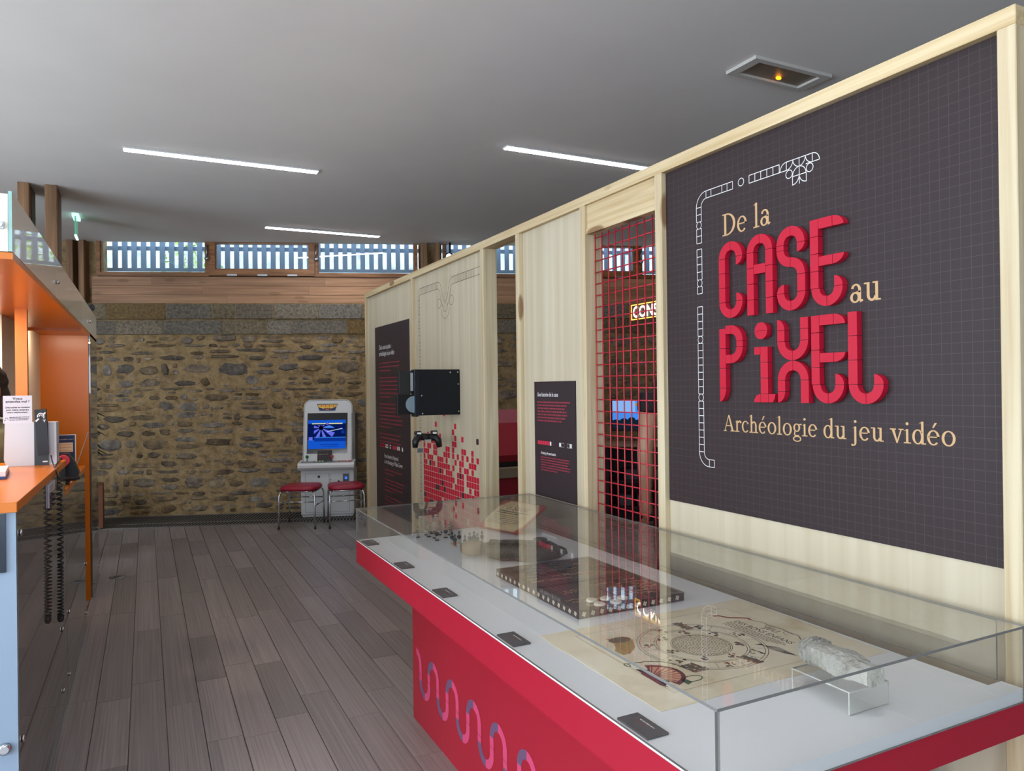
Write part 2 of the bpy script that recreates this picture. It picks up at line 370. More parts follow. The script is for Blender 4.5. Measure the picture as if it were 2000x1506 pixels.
wall_far = on_wall(struct('wall_far', MB().box(-4.6, 10.2, 0, .5, -.1, 2.64).box(-4.6, 10.2, .06, .3, 2.62, 2.98).box(-4.6, -.02, .06, .3, 2.98, 3.5).box(3.9, 4.2, .06, .3, 2.98, 3.5).box(8.12, 10.2, .06, .3, 2.98, 3.5), MORTAR))
rnd = random.Random(11)
def stone_geo(mb, s, z, w_, h_, rng):
    n = 11; out = []; sk = rng.uniform(-.25, .25); pw = rng.choice((2.2, 3, 5))
    for k in range(n):
        a = 2 * PI * k / n + rng.uniform(-.24, .24); c, si = math.cos(a), math.sin(a)
        rr = 1 / ((abs(c) ** pw + abs(si) ** pw) ** (1 / pw)); j = rng.uniform(.74, 1.06); out.append((s + w_ / 2 * rr * c * j + sk * h_ * si * .5, z + h_ / 2 * rr * si * j))
    d = rng.uniform(.004, .022); tilt = rng.uniform(-.006, .006)
    vs = [(a, .02, b) for a, b in out] + [(s + (a - s) * .96, -d * .35, z + (b - z) * .94) for a, b in out] + [(s + (a - s) * .72, -d + tilt * (a - s) / w_, z + (b - z) * .66) for a, b in out]
    fs = [(k, (k + 1) % n, (k + 1) % n + n, k + n) for k in range(n)] + [(k + n, (k + 1) % n + n, (k + 1) % n + 2 * n, k + 2 * n) for k in range(n)] + [tuple(range(2 * n, 3 * n))]
    mb.add(vs, [tuple(reversed(f)) for f in fs])
def rubble(s0, s1, rng, sink):
    z = .02
    while z < 2.2:
        rh = rng.choice((.06, .085, .105, .125, .15, .18)); rh = min(rh, 2.235 - z)
        if rh < .05: break
        s = s0 + rng.uniform(-.1, .1)
        while s < s1:
            ww = rng.choice((.09, .12, .16, .2, .25, .31, .38)) * rng.uniform(.8, 1.2); hh = rh * rng.uniform(.55, 1.06)
            if rng.random() > .13:
                if rh > .1 and rng.random() < .33:
                    sink(s + ww / 2, z + rh * .27, ww * .9, rh * .4); sink(s + ww / 2 + rng.uniform(-.02, .02), z + rh * .75, ww * .85, rh * .36)
                else: sink(s + ww / 2, z + rh / 2 + rng.uniform(-.02, .02), ww * .98, hh)
            s += ww + rng.uniform(.0, .05)
        z += rh + .006
cnt = [0]; extra = MB(); pool = []
rubble(-.25, 3.35, rnd, lambda *a: pool.append(a))
placed = [a for a in pool]
for _ in range(700):                      # small fillers squeezed into the wide joints
    a = (rnd.uniform(-.25, 3.4), rnd.uniform(.03, 2.2), rnd.choice((.05, .08, .11, .15)), rnd.choice((.025, .035, .05)))
    if all(abs(a[0] - b[0]) > (a[2] + b[2]) * .46 or abs(a[1] - b[1]) > (a[3] + b[3]) * .5 for b in placed): placed.append(a)
placed.sort(key=lambda a: -a[2] * a[3])
for k, a in enumerate(placed):
    if k < 296: m_ = MB(); stone_geo(m_, *a, rnd); m_.build('stone', STONE, wall_far)
    else: stone_geo(extra, *a, rnd)
more = MB(); rubble(3.4, 9.9, random.Random(5), lambda s, z, w_, h_: stone_geo(more, s, z, w_, h_, rnd)); more.v += []
o = len(more.v); more.add(extra.v, extra.f)
more.build('more_stones', STONE, wall_far, kind='stuff')
for (z0, z1, dep) in ((2.245, 2.42, .035), (2.435, 2.625, .055)):
    MB().box(-.6, 9.7, -dep + .008, .02, z0 + .004, z1 - .002).build('course_mortar', MORTAR, wall_far)
    s = -.6
    while s < 9.6:
        ln = rnd.choice((.28, .36, .45, .55, .7)); m_ = MB(); e = rnd.uniform(-.004, .004)
        m_.rbox(s + .003, s + ln - .003, -dep + e, .04, z0 + rnd.uniform(0, .006), z1 - rnd.uniform(0, .006), .006, n=1); m_.build('dressed_stone', GRANITE, wall_far); s += ln
for r in range(3):
    s = -.08 - r * .3
    while s < 9:
        ln = rnd.choice((1.3, 1.6, 2.1)); s1 = s + ln; a, b_ = max(s, -.08), s1
        m_ = MB(); m_.box(a + .001, b_ - .001, -.0, .06, 2.632 + r * .113, 2.632 + (r + 1) * .113 - .007); m_.box(a + .001, b_ - .001, .016, .06, 2.632 + (r + 1) * .113 - .007, 2.632 + (r + 1) * .113)
        m_.build('cladding_board', CEDAR, wall_far); s = s1
# posts between the window bays, each a squared timber
for (a, b_) in ((-.335, -.255), (-.195, -.13), (3.93, 4.02), (4.1, 4.18)):
    m_ = MB().rbox(a, b_, -.09, .06, 2.63 if a > 0 else 1.9, CH + .02, .006, n=1); m_.build('timber_post', DARKW, wall_far)

# clerestory windows
def window(n, s0, s1, z0, z1, fw, opening):
    fr = MB(); y0, y1 = -.03, .07
    fr.box(s0 - fw, s1 + fw, y0, y1, z0 - fw, z0).box(s0 - fw, s1 + fw, y0, y1, z1, z1 + fw).box(s0 - fw, s0, y0, y1, z0, z1).box(s1, s1 + fw, y0, y1, z0, z1)
    o = on_wall(struct('window_%d' % n, fr, FRAMEW))
    MB().box(s0, s1, .018, .024, z0, z1).build('pane', PANE, o)
    b = MB(); e = .022
    b.box(s0, s1, -.012, .012, z0, z0 + e * .5).box(s0, s0 + e * .5, -.012, .012, z0, z1).box(s1 - e * .5, s1, -.012, .012, z0, z1); b.build('glazing_bead', FRAMEW, o)
    if opening:
        for q in (.18, .5, .82):
            MB().box(s0 + (s1 - s0) * q - .06, s0 + (s1 - s0) * q + .06, -.045, -.03, z0 - fw - .004, z0 - fw + .016).build('hinge', STEEL, o)
        for q in (s0 - fw - .012, s1 + fw + .012):
            h = MB().tube([(q, -.05, 3.36), (q - .004, -.055, 3.2)], .011, 6).ball((q, -.055, 3.19), .028, .02, .03, 8, 6); h.build('stay_handle', STEEL, o)
    return o
k = 1
for s0 in (0, 4.22):
    window(k, s0 + .03, s0 + 1.27, 3.012, 3.45, .04, False); window(k + 1, s0 + 1.385, s0 + 2.53, 3.058, 3.385, .078, True); window(k + 2, s0 + 2.635, s0 + 3.85, 3.012, 3.45, .04, False); k += 3

# outside: slatted screen in front of the windows, pale rubble wall, a shrub
SLAT = mat('grey_slat', (122, 134, 150), .6); OUTW = noise_mat('outer_wall_stone', (150, 140, 126), (214, 206, 196), (236, 232, 226), 3.2, bump=.8)
for bi, s0 in enumerate((0, 4.22)):
    t = on_wall(bpy.data.objects.new('slatted_screen', None)); col.objects.link(t)
    tag(t, ('grey upright slats outside the windows above the bare stone wall', 'grey upright slats outside the windows behind the wooden partition')[bi], 'slatted screen', 'slatted screens')
    nsl = 34; sm = MB().box(-.03, .03, .33, .36, 3.12, 3.8).mesh('slat', SLAT)
    for i in range(nsl):
        o = bpy.data.objects.new('slat', sm); col.objects.link(o); o.parent = t; o.location = (s0 + .06 + i * .115, 0, 0)
    MB().box(s0 - .05, s0 + 3.9, .325, .365, 3.085, 3.125).build('bottom_rail', SLAT, t)
    MB().box(s0 - .05, s0 + 3.9, .365, .395, 3.36, 3.41).build('back_rail', SLAT, t)
on_wall(struct('wall_outside', MB().box(-4, 11, 1.9, 2.2, 0, 4.6), OUTW))
LEAF = mat('yellow_green_leaf', (150, 170, 40), .6, var=.3, vscale=20)  # yellow-green is the leaves' own colour
t = on_wall(bpy.data.objects.new('wall_shrub', None)); col.objects.link(t); tag(t, 'small yellow-green shrub outside behind the window slats', 'shrub')
MB().tube([(.55, 1.5, 0), (.58, 1.55, 2), (.62, 1.5, 3.5)], [.03, .02, .008], 6).build('stem', DARKW, t)
lf = MB()
for i in range(150):
    c = Vector((.6 + rnd.gauss(0, .16), 1.5 + rnd.gauss(0, .1), 3.42 + rnd.gauss(0, .2))); a = Vector((rnd.gauss(0, 1), rnd.gauss(0, 1), rnd.gauss(0, 1))).normalized() * .05; b_ = a.cross(Vector((rnd.gauss(0, 1), rnd.gauss(0, 1), 1))).normalized() * .02
    lf.add([c - a, c + b_, c + a, c - b_], [(0, 1, 2, 3)])
lf.build('foliage', LEAF, t)

# floor grille along the foot of the far wall
GR = mat('grille_iron', (112, 106, 100), .5); PIT = mat('grille_pit', (6, 6, 6), .9)
t = on_wall(bpy.data.objects.new('floor_grille', None)); col.objects.link(t); tag(t, 'long dark slotted heating grille at the foot of the stone wall', 'floor grille')
MB().box(-.5, 6.5, -.79, -.01, -.012, .003).build('pit', PIT, t)
fr = MB()
for yy in (-.79, -.555, -.03): fr.box(-.5, 6.5, yy - .012, yy + .012, -.01, .008)
fr.build('frame_bar', GR, t)
bars = MB()
for i in range(176):
    x = -.48 + i * .038; bars.box(x, x + .015, -.78, -.57, .0, .006); bars.box(x, x + .015, -.54, -.035, .0, .006)
bars.build('bars', GR, t, kind='stuff')

# ceiling light strips
LIT = emis('light_strip_glow', (244, 249, 255), 38.0)
def strip(x0, x1, y, label):
    t = thing('ceiling_light', label, 'ceiling light', ((x0 + x1) / 2, y, CH), group='recessed ceiling light strips')
    m_ = MB().box(x0, x1, y - .045, y + .045, CH - .012, CH - .001); m_.build('trim', mat('strip_trim', (200, 200, 200), .5), t)
    MB().box(x0 + .008, x1 - .008, y - .034, y + .034, CH - .016, CH - .012).build('diffuser', LIT, t)
strip(-.134, 1.33, 6.28, 'long white light strip in the ceiling left of the wooden partition')
strip(2.49, 3.96, 5.04, 'white ceiling light strip running behind the top beam of the partition')
strip(.75, 2.2, 1.35, 'added unseen ceiling light strip that brightens the near end of the display table')  # unseen strip, added to brighten the table top
strip(-2.1, -.65, 1.9, 'added unseen ceiling light strip giving more light before the reception desk')  # unseen strip, added for more light on the near side
strip(1.23, 2.56, 8.65, 'white ceiling light strip nearest the far clerestory windows')
t = thing('emergency_light', 'recessed rectangular ceiling lamp with a glowing amber bulb', 'emergency light', (3.4, 3.17, CH))
fr = MB().box(3.09, 3.70, 3.05, 3.085, CH - .02, CH - .001).box(3.09, 3.70, 3.255, 3.29, CH - .02, CH - .001).box(3.09, 3.15, 3.085, 3.255, CH - .02, CH - .001).box(3.64, 3.70, 3.085, 3.255, CH - .02, CH - .001)
fr.build('frame', mat('lamp_frame', (196, 192, 186), .5), t)
MB().box(3.15, 3.64, 3.085, 3.255, CH - .006, CH - .001).build('reflector', mat('lamp_bowl', (128, 114, 100), .4), t)
MB().ball((3.42, 3.20, CH - .016), .02, .012, .01).build('bulb', emis('amber_glow', (255, 150, 20), 5), t)
t = thing('exit_sign', 'small glowing green glass sign hanging from the ceiling, seen edge-on', 'exit sign', (-.63, 8.9, CH))
MB().box(-.66, -.60, 8.76, 9.04, CH - .03, CH - .002).build('housing', emis('exit_glow', (190, 255, 240), 1.6), t)
MB().box(-.636, -.624, 8.77, 9.03, CH - .22, CH - .03).build('plate', mat('exit_plate', (120, 170, 150), .15, emit=(90, 200, 160), estr=.35), t)
MB().box(-.64, -.62, 8.77, 9.03, CH - .235, CH - .22).build('lower_edge', emis('exit_glow2', (210, 255, 250), 1.8), t)
# squared timber posts standing behind the reception
for (x0, x1, lab) in ((-.985, -.895, 'squared timber post behind the reception, left one of the pair'), (-.781, -.689, 'squared timber post behind the reception, right one of the pair')):
    t = thing('timber_column', lab, 'post', ((x0 + x1) / 2, 7.75, 0), group='timber posts behind the reception')
    MB().rbox(x0, x1, 7.65, 7.74, 0, CH - .002, .005, n=1).build('front_timber', DARKW, t); MB().rbox(x0 + .004, x1 - .0, 7.80, 8.05, 0, CH - .002, .005, n=1).build('rear_timber', DARKW, t)
    MB().box(x0 + .02, x1 - .03, 7.74, 7.80, 0, CH - .002).build('spacer', mat('post_shadow_gap', (60, 44, 34), .8), t)

# ================================================================== THE WOODEN PARTITION
PX0, PX1 = 1.89, 1.985
part = thing('wooden_partition', 'pale pine stud partition with plywood panels dividing the exhibition hall', 'partition', (1.94, 4, 0))
posts = [(6.865, 6.91), (5.51, 5.555), (4.156, 4.202), (3.665, 3.711), (2.975, 3.02), (2.391, 2.436), (1.03, 1.075)]
for a, b_ in posts: MB().rbox(PX0, PX1, a, b_, 0.0, 2.415, .002, n=1).build('post', PINE_Z, part)
MB().rbox(PX0, PX1, 1.03, 6.91, 2.415, 2.462, .002, n=1).build('top_beam', PINE_Y, part)
PANX = 1.916
for (a, b_) in ((5.555, 6.865), (4.202, 5.51), (3.02, 3.665), (1.075, 2.391)):
    MB().box(PANX, PANX + .015, a, b_, .045, 2.415).build('plywood_panel', PLY, part)
for (a, b_) in ((5.555, 6.865), (4.202, 5.51), (3.02, 3.665), (2.436, 2.975), (1.075, 2.391)):
    MB().box(PX0, PX1, a, b_, 0, .045).build('bottom_rail', PINE_Y, part)
MB().box(1.905, 1.93, 2.436, 2.975, 2.30, 2.415).build('header_board', PINE_Y, part)
MB().box(1.897, 1.94, 2.436, 2.975, 2.275, 2.30).build('header_lip', PINE_Y, part)

def panel_fn(Y0, Z0): return lambda a, b, d: (d, Y0 - a, Z0 + b)
PRX = PANX - .0008          # print on the plywood
LINEC = mat('thin_line_print', (96, 86, 76), .6)
# pixel field and line ornament on the second panel
fn = panel_fn(5.36, .25); rnd = random.Random(21); px = MB(); cp = .042
for c in range(25):
    for r in range(27):
        z = r * cp; zz = .25 + z
        p = 0 if zz > 1.40 else max(.10, min(.96, (1.24 - zz) / .34)) if zz < 1.24 else .10 if zz < 1.3 else .05
        if c < 1 and zz > 1.2: p *= .3
        p *= 1 - .25 * (c / 25) * (zz > .8)
        if rnd.random() < p:
            px.flat(rect(c * cp + .002, z + .002, c * cp + cp - .002, z + cp - .002), fn, PRX, 1 if rnd.random() < .08 else 0)
px.build('pixel_print', [mat('crimson_print', (200, 22, 58), .5), mat('plum_print', (70, 40, 56), .5)], part, label='crimson squares printed like falling pixels')
ln = MB(); fn = panel_fn(5.44, 0)
def line(mb, pts, d, w_=.003, f=None):
    for q in ribbon(pts, w_): mb.flat(q, f or fn, d)
lw_ = .0032
line(ln, [(0, .35), (0, 2.27)], PRX, lw_); line(ln, [(.03, .35), (.03, 2.27)], PRX, lw_)
for i in range(70): line(ln, [(0, .36 + i * .0275), (.03, .36 + i * .0275)], PRX, .0024 if i % 2 else .005)
line(ln, arcpts(.045, 2.27, .045, .05, 180, 90, 6), PRX, lw_); line(ln, [(.045, 2.32), (.42, 2.32)], PRX, lw_); line(ln, [(.03, 2.27), (.42, 2.27)], PRX, lw_)
line(ln, [(.72, 2.32), (1.2, 2.32)], PRX, lw_); line(ln, [(.72, 2.27), (1.2, 2.27)], PRX, lw_)
for i in range(14):
    for x0 in (.05, .72): line(ln, [(x0 + i * .0275, 2.27), (x0 + i * .0275, 2.32)], PRX, lw_)
for sgn, cx in ((1, .42), (-1, .72)):
    line(ln, [(cx + sgn * a, b) for a, b in arcpts(0, 2.22, .09, .10, 90, 0, 8)] + [(cx + sgn * .15 - sgn * .0, 2.15)], PRX, lw_)
    line(ln, [(cx + sgn * a, b) for a, b in arcpts(0, 2.22, .05, .05, 90, 0, 8)] + [(cx + sgn * .1, 2.13)], PRX, lw_)
    line(ln, [(cx + sgn * a, b) for a, b in arcpts(.03, 2.16, .04, .035, 0, 360, 10)], PRX, lw_)
line(ln, arcpts(.57, 2.15, .05, .06, 180, 360, 8), PRX, lw_); line(ln, arcpts(.57, 2.15, .09, .11, 200, 340, 8), PRX, lw_)
ln.build('line_ornament', LINEC, part)

# title board with raised letters
title = thing('title_board', 'large aubergine exhibition title board with raised crimson letters', 'sign board', (1.913, 1.73, 1.08))
TBX = 1.911
MB().box(TBX, PANX, 1.076, 2.388, 1.08, 2.413).build('board', grid_print('aubergine_grid_print', (45, 34, 35), (66, 53, 54), .0275), title)
LS, LW, LH, LD = .032, .118, .277, .023
def leaf(x0, x1, y0, y1, flip=False):
    """quarter-round stroke end: straight side x0, tip at (x0,y1)"""
    n = 6; return [(x0, y0)] + [(x0 + (x1 - x0) * math.cos(PI / 2 * k / n), y0 + (y1 - y0) * math.sin(PI / 2 * k / n)) for k in range(n + 1)]
R_, r_ = LW / 2, LW / 2 - LS
def sp(x0, x1, y0, y1, n): return [rect(x0, y0 + (y1 - y0) * i / n, x1, y0 + (y1 - y0) * (i + 1) / n) for i in range(n)]
def A(cx, cy, a0, a1, R=R_, r=r_): return arcblock(cx, cy, r, R, a0, a1)
W = LW; T = LH - R_
GL = {
 'C': [A(R_, T, 90, 180), A(R_, T, 0, 90), leaf(W - LS, W, T, T - .03), A(R_, R_, 180, 270), A(R_, R_, 270, 360), leaf(W - LS, W, R_, R_ + .03)] + sp(0, LS, R_, T, 3),
 'A': [A(R_, T, 90, 180), A(R_, T, 0, 90), rect(LS, .141, W - LS, .174)] + sp(0, LS, 0, T, 4) + sp(W - LS, W, 0, T, 4),
 'S': [A(R_, T, 90, 180), A(R_, T, 0, 90), leaf(W - LS, W, T, T - .03), rect(0, .2015, LS, T), A(R_, .2015, 180, 270), A(R_, .1155, 0, 90), rect(W - LS, R_, W, .1155), A(R_, R_, 270, 360), A(R_, R_, 180, 270), leaf(LS, 0, R_, R_ + .03)],
 'E': sp(0, LS, R_, LH, 4) + [rect(LS, LH - .033, .085, LH), [(.085, LH - .033), (.085, LH)] + [(.085 + .042 * math.sin(PI / 2 * k / 6), LH - .033 + .033 * math.cos(PI / 2 * k / 6)) for k in range(1, 7)],
        rect(LS, .128, .085, .158), [(.085, .158), (.127, .158)] + [(.085 + .042 * math.cos(PI / 2 * k / 6), .158 - .03 * math.sin(PI / 2 * k / 6)) for k in range(1, 7)],
        A(R_ + .003, R_, 180, 270), A(R_ + .003, R_, 270, 360), leaf(W - LS + .003, W + .003, R_, R_ + .034)],
 'P': [leaf(0, LS, .05, 0)] + sp(0, LS, .05, LH - .01, 3) + [rect(LS, LH - LS, R_, LH), A(R_, LH - R_, 0, 90), rect(W - LS, LH - R_ - .02, W, LH - R_), A(R_, LH - R_ - .02, 270, 360), rect(LS, LH - 2 * R_ - .02, R_, LH - 2 * R_ - .02 + LS)],
 'i': [arcpts(.036, .246, .03, .03, 0, 180, 10), arcpts(.036, .246, .03, .03, 180, 360, 10), rect(.004, .164, .032, .191)] + sp(.032, .066, .03, .191, 3) + [rect(.032, 0, .066, .03), [(.032, .03), (.012, .025), (.002, .01), (0, 0), (.032, 0)], [(.066, .03), (.066, 0), (.085, 0), (.094, .012), (.098, .03)]],
 'X': [A(.064, .203, 180, 270, .064, .032), A(.064, .203, 270, 360, .064, .032), A(.064, .075, 90, 180, .064, .032), A(.064, .075, 0, 90, .064, .032)] + sp(0, .032, .203, .24, 1) + sp(.096, .128, .203, .277, 2) + [leaf(0, .032, .24, .277), rect(.096, 0, .128, .075), rect(0, .038, .032, .075), leaf(0, .032, .038, 0)],
 'L': sp(0, LS, R_, LH, 3) + [A(R_, R_, 180, 270), A(R_, R_, 270, 360), leaf(W - LS, W, R_, R_ + .03)],
}
def shrink(poly, d):
    cx = sum(p[0] for p in poly) / len(poly); cy = sum(p[1] for p in poly) / len(poly)
    out = []
    for x, y in poly:
        v = Vector((x - cx, y - cy)); L0 = v.length or 1; out.append((cx + v.x * (1 - d / L0), cy + v.y * (1 - d / L0)))
    return out
def ccw(p):
    a = sum(p[i][0] * p[(i + 1) % len(p)][1] - p[(i + 1) % len(p)][0] * p[i][1] for i in range(len(p)))
    return p if a > 0 else list(reversed(p))
for ch, Y0, Z0 in (('C', 2.06, 1.787), ('A', 1.921, 1.787), ('S', 1.786, 1.787), ('E', 1.648, 1.787), ('P', 2.062, 1.485), ('i', 1.895, 1.485), ('X', 1.787, 1.485), ('E', 1.648, 1.485), ('L', 1.512, 1.485)):
    fn = panel_fn(Y0, Z0); core = MB()
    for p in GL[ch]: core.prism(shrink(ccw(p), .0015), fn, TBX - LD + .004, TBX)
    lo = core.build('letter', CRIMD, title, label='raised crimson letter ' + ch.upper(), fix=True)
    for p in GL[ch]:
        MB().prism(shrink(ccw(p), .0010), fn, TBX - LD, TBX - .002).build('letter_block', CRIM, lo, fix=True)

# serif lettering, drawn stroke by stroke (cap height 1, x-height .69)
def ser(x0, x1, y, t=.055): return [rect(x0, y, x1, y + t)]
def glyph(c):
    xh = .69
    if c == 'D': return [rect(.13, 0, .26, 1)] + ser(.02, .38, 0) + ser(.02, .38, .945) + ringquads(.30, .5, .52, .5, .145, .06, -90, 90), .90
    if c == 'A': return [[(.03, .03), (.09, .03), (.40, .98), (.36, 1.03)], [(.62, .03), (.77, .03), (.44, 1.03), (.35, 1.0)], rect(.2, .32, .58, .38)] + ser(-.04, .2, 0) + ser(.52, .88, 0), .88
    if c in 'eé':
        g = ringquads(.31, .345, .29, .36, .12, .06, 0, 318, 18) + [rect(.08, .345, .59, .40)]
        if c == 'é': g += [[(.26, .80), (.33, .80), (.48, 1.04), (.37, 1.04)]]
        return g, .65
    if c == 'l': return [rect(.13, 0, .245, 1.08), [(.0, .99), (.13, 1.0), (.245, 1.08)]] + ser(.02, .36, 0), .39
    if c == 'a': return ringquads(.27, .45, .22, .25, .115, .065, 0, 160, 10) + [rect(.375, .06, .49, .46), [(.40, .12), (.44, -.01), (.57, .03), (.57, .09)]] + ringquads(.24, .19, .215, .205, .11, .06, 0, 360, 16) + [[(.25, .335), (.25, .395), (.46, .44), (.46, .38)]], .60
    if c == 'u': return [rect(.12, .2, .235, xh), rect(.46, 0, .575, xh)] + ser(.01, .2, xh - .055) + ser(.36, .5, xh - .055) + ser(.5, .68, 0) + ringquads(.33, .22, .21, .235, .115, .085, 180, 345, 10), .71
    if c == 'n' or c == 'h':
        t = xh if c == 'n' else 1.08
        return [rect(.12, 0, .235, t), rect(.46, 0, .575, .45)] + ser(.01, .34, 0) + ser(.36, .68, 0) + [[(.0, t - .09), (.12, t - .08), (.235, t)]] + ringquads(.365, .44, .21, .26, .115, .085, 0, 145, 10), .71
    if c == 'r': return [rect(.12, 0, .235, xh)] + ser(.01, .36, 0) + [[(.0, xh - .09), (.12, xh - .08), (.235, xh)]] + ringquads(.38, .42, .19, .29, .12, .10, 55, 145, 6) + [arcpts(.47, .60, .065, .065, 0, 360, 8)[:-1]], .54
    if c == 'c': return ringquads(.31, .345, .29, .36, .12, .06, 42, 318, 18) + [arcpts(.49, .555, .06, .06, 0, 360, 8)[:-1]], .59
    if c == 'o': return ringquads(.34, .345, .31, .36, .125, .06, 0, 360, 22), .69
    if c == 'g': return ringquads(.29, .46, .23, .24, .11, .06, 0, 360, 16) + ringquads(.31, -.17, .28, .17, .08, .06, 0, 360, 16) + [[(.13, .27), (.2, .23), (.18, .03), (.1, .05)], [(.44, .6), (.44, .66), (.62, .7), (.62, .62)], rect(.15, -.04, .45, .05)], .63
    if c in 'ij':
        g = [arcpts(.18, .95, .075, .075, 0, 360, 10)[:-1], [(.0, xh - .09), (.12, xh - .08), (.235, xh)]]
        if c == 'i': return g + [rect(.12, 0, .235, xh)] + ser(.01, .36, 0), .39
        return g + [rect(.12, -.15, .235, xh)] + ringquads(.06, -.15, .175, .17, .11, .06, 270, 360, 6) + [arcpts(.0, -.27, .06, .06, 0, 360, 8)[:-1]], .38
    if c == 'd': return ringquads(.30, .345, .27, .36, .12, .06, 0, 360, 20) + [rect(.46, 0, .575, 1.08), [(.33, .99), (.46, 1.0), (.575, 1.08)]] + ser(.5, .68, 0), .71
    if c == 'v': return [[(.07, .66), (.21, .66), (.38, .05), (.32, -.02)], [(.52, .66), (.59, .66), (.37, -.02), (.31, .0)]] + ser(-.01, .3, xh - .055) + ser(.42, .68, xh - .055), .67
    return [], .3
def serif_text(mb, s, fn, d, cap, width=None):
    adv = sum(glyph(c)[1] for c in s) * cap; k = (width / adv) if width else 1; x = 0
    for c in s:
        g, a = glyph(c)
        for q, p in enumerate(g): mb.flat(ccw([(x + u * cap * k, v * cap) for u, v in p]), fn, d - .00003 * (q % 9))
        x += a * cap * k
tx = MB(); D_ = TBX - .0008
serif_text(tx, 'De la', panel_fn(2.064, 2.094), D_, .080, .235); tx.build('subtitle', GOLD, title)
tx = MB(); serif_text(tx, 'au', panel_fn(1.522, 1.790), D_, .080, .108); tx.build('subtitle', GOLD, title)
_ph = 'Archéologie du jeu vidéo'; _tot = sum(glyph(c)[1] for c in _ph) * .058; _k = .866 / _tot; _x = 0
for wd in _ph.split(' '):
    _w = sum(glyph(c)[1] for c in wd) * .058 * _k; tx = MB(); serif_text(tx, wd, panel_fn(2.066 - _x, 1.377), D_, .058, _w); tx.build('subtitle_word', GOLD, title); _x += _w + glyph(' ')[1] * .058 * _k
# white line ornament: a ladder track round the corner with a rosette
orn = MB(); fn = lambda a, b, d: (d, -a, b); g = .0275; lw_ = .0026
def ln_(pts): 
    for q in ribbon(pts, lw_): orn.flat(q, fn, D_)
def ladder_v(z0, z1, circles=()):
    ln_([(-2.2035, z0), (-2.2035, z1)]); ln_([(-2.176, z0), (-2.176, z1)]); n = round((z1 - z0) / g)
    for i in range(n + 1): ln_([(-2.2035, z0 + i * (z1 - z0) / n), (-2.176, z0 + i * (z1 - z0) / n)])
    for c in circles: ln_(arcpts(-2.1898, c, .0137, .0137, 0, 360, 12))
ladder_v(2.092, 2.147); ladder_v(2.174, 2.229); ladder_v(1.898, 1.925); ladder_v(1.952, 2.069); ladder_v(1.735, 1.848); ladder_v(1.513, 1.707); ladder_v(1.291, 1.485)
for c in (2.1605, 1.9385, 1.721, 1.499): ln_(arcpts(-2.1898, c, .0137, .0137, 0, 360, 14))
ln_(arcpts(-2.1485, 2.229, .055, .055, 180, 90, 8)); ln_(arcpts(-2.1485, 2.229, .0275, .0275, 180, 90, 6))
ln_(arcpts(-2.1485, 1.291, .055, .055, 180, 270, 8)); ln_(arcpts(-2.1485, 1.291, .0275, .0275, 180, 270, 6))
def ladder_h(y0, y1, rungs, z0=2.2565, z1=2.284):
    ln_([(-y0, z0), (-y1, z0)]); ln_([(-y0, z1), (-y1, z1)])
    for y in rungs: ln_([(-y, z0), (-y, z1)])
ladder_h(2.1485, 2.008, (2.1485, 2.121, 2.063, 2.036, 2.008)); ladder_h(2.1485, 2.121, (2.1485, 2.121), 1.236, 1.2635)
ln_(arcpts(-1.966, 2.271, .0137, .0137, 0, 360, 14)); ladder_h(1.927, 1.789, [1.927 - i * .0275 for i in range(6)])
x0 = -1.789
ln_([(x0 + .03, 2.284), (x0 + .14, 2.284)]); ln_([(x0, 2.2565), (x0 + .03, 2.2565)]); ln_([(x0 + .11, 2.2565), (x0 + .163, 2.2565)])
ln_(arcpts(x0 + .03, 2.2565, .0275, .0275, 180, 90, 6)); ln_(arcpts(x0 + .136, 2.2565, .0275, .0275, 0, 90, 6)); ln_([(x0 + .136, 2.2565), (x0 + .136, 2.284)]); ln_([(x0 + .03, 2.2565), (x0 + .03, 2.284)])
for c in (x0 + .0575, x0 + .1085): ln_(arcpts(c - .0275, 2.284, .0275, .0275, 270, 360, 6)); ln_(arcpts(c + .0275, 2.284, .0275, .0275, 180, 270, 6))
ln_([(x0 + .083, 2.20), (x0 + .083, 2.284)]); ln_(arcpts(x0 + .083, 2.229, .0275, .0275, 0, 180, 10)); ln_([(x0 + .055, 2.229), (x0 + .111, 2.229)])
ln_([(x0 + .055, 2.2), (x0 + .055, 2.229)]); ln_([(x0 + .111, 2.2), (x0 + .111, 2.229)]); ln_(arcpts(x0 + .055, 2.229, .0275, .0275, 270, 360, 6)); ln_(arcpts(x0 + .111, 2.229, .0275, .0275, 180, 270, 6))
for c in (x0 + .041, x0 + .125): ln_(arcpts(c, 2.241, .0137, .0137, 0, 360, 14))
orn.build('line_ornament', CHALK, title)

# text panels
def words(mb, fn, d, x, y, width, n, lh, h, rng, mi=0, last=.5):
    for i in range(n):
        cx = 0; end = width * (last if i == n - 1 else rng.uniform(.86, 1))
        while cx < end:
            wl = min(rng.uniform(.5, 2.6) * h * 1.6, end - cx)
            if wl > h * .3: mb.flat(rect(x + cx, y - i * lh - h, x + cx + wl, y - i * lh), fn, d, mi)
            cx += wl + h * .55
PM = [PINKP, CHALK, mat('rose_square', (196, 40, 66), .5), DARKP2]
rnd = random.Random(4)
t = thing('text_panel', 'tall dark text panel at the far end of the partition, beyond the pixel print', 'text panel', (1.913, 6.15, .46), group='text panels on the partition')
MB().box(TBX, PANX, 5.665, 6.64, .46, 2.11).build('board', DARKP2, t)
fn = panel_fn(6.64, 0)
def txt(name, parent, *lines):
    m_ = MB()
    for (st, sz, x, y) in lines: put_text(m_, st, fn, D_, sz, mi=1, ox=x, oy=y, xs=.78, bold=.0004)
    m_.build(name, PM, parent)
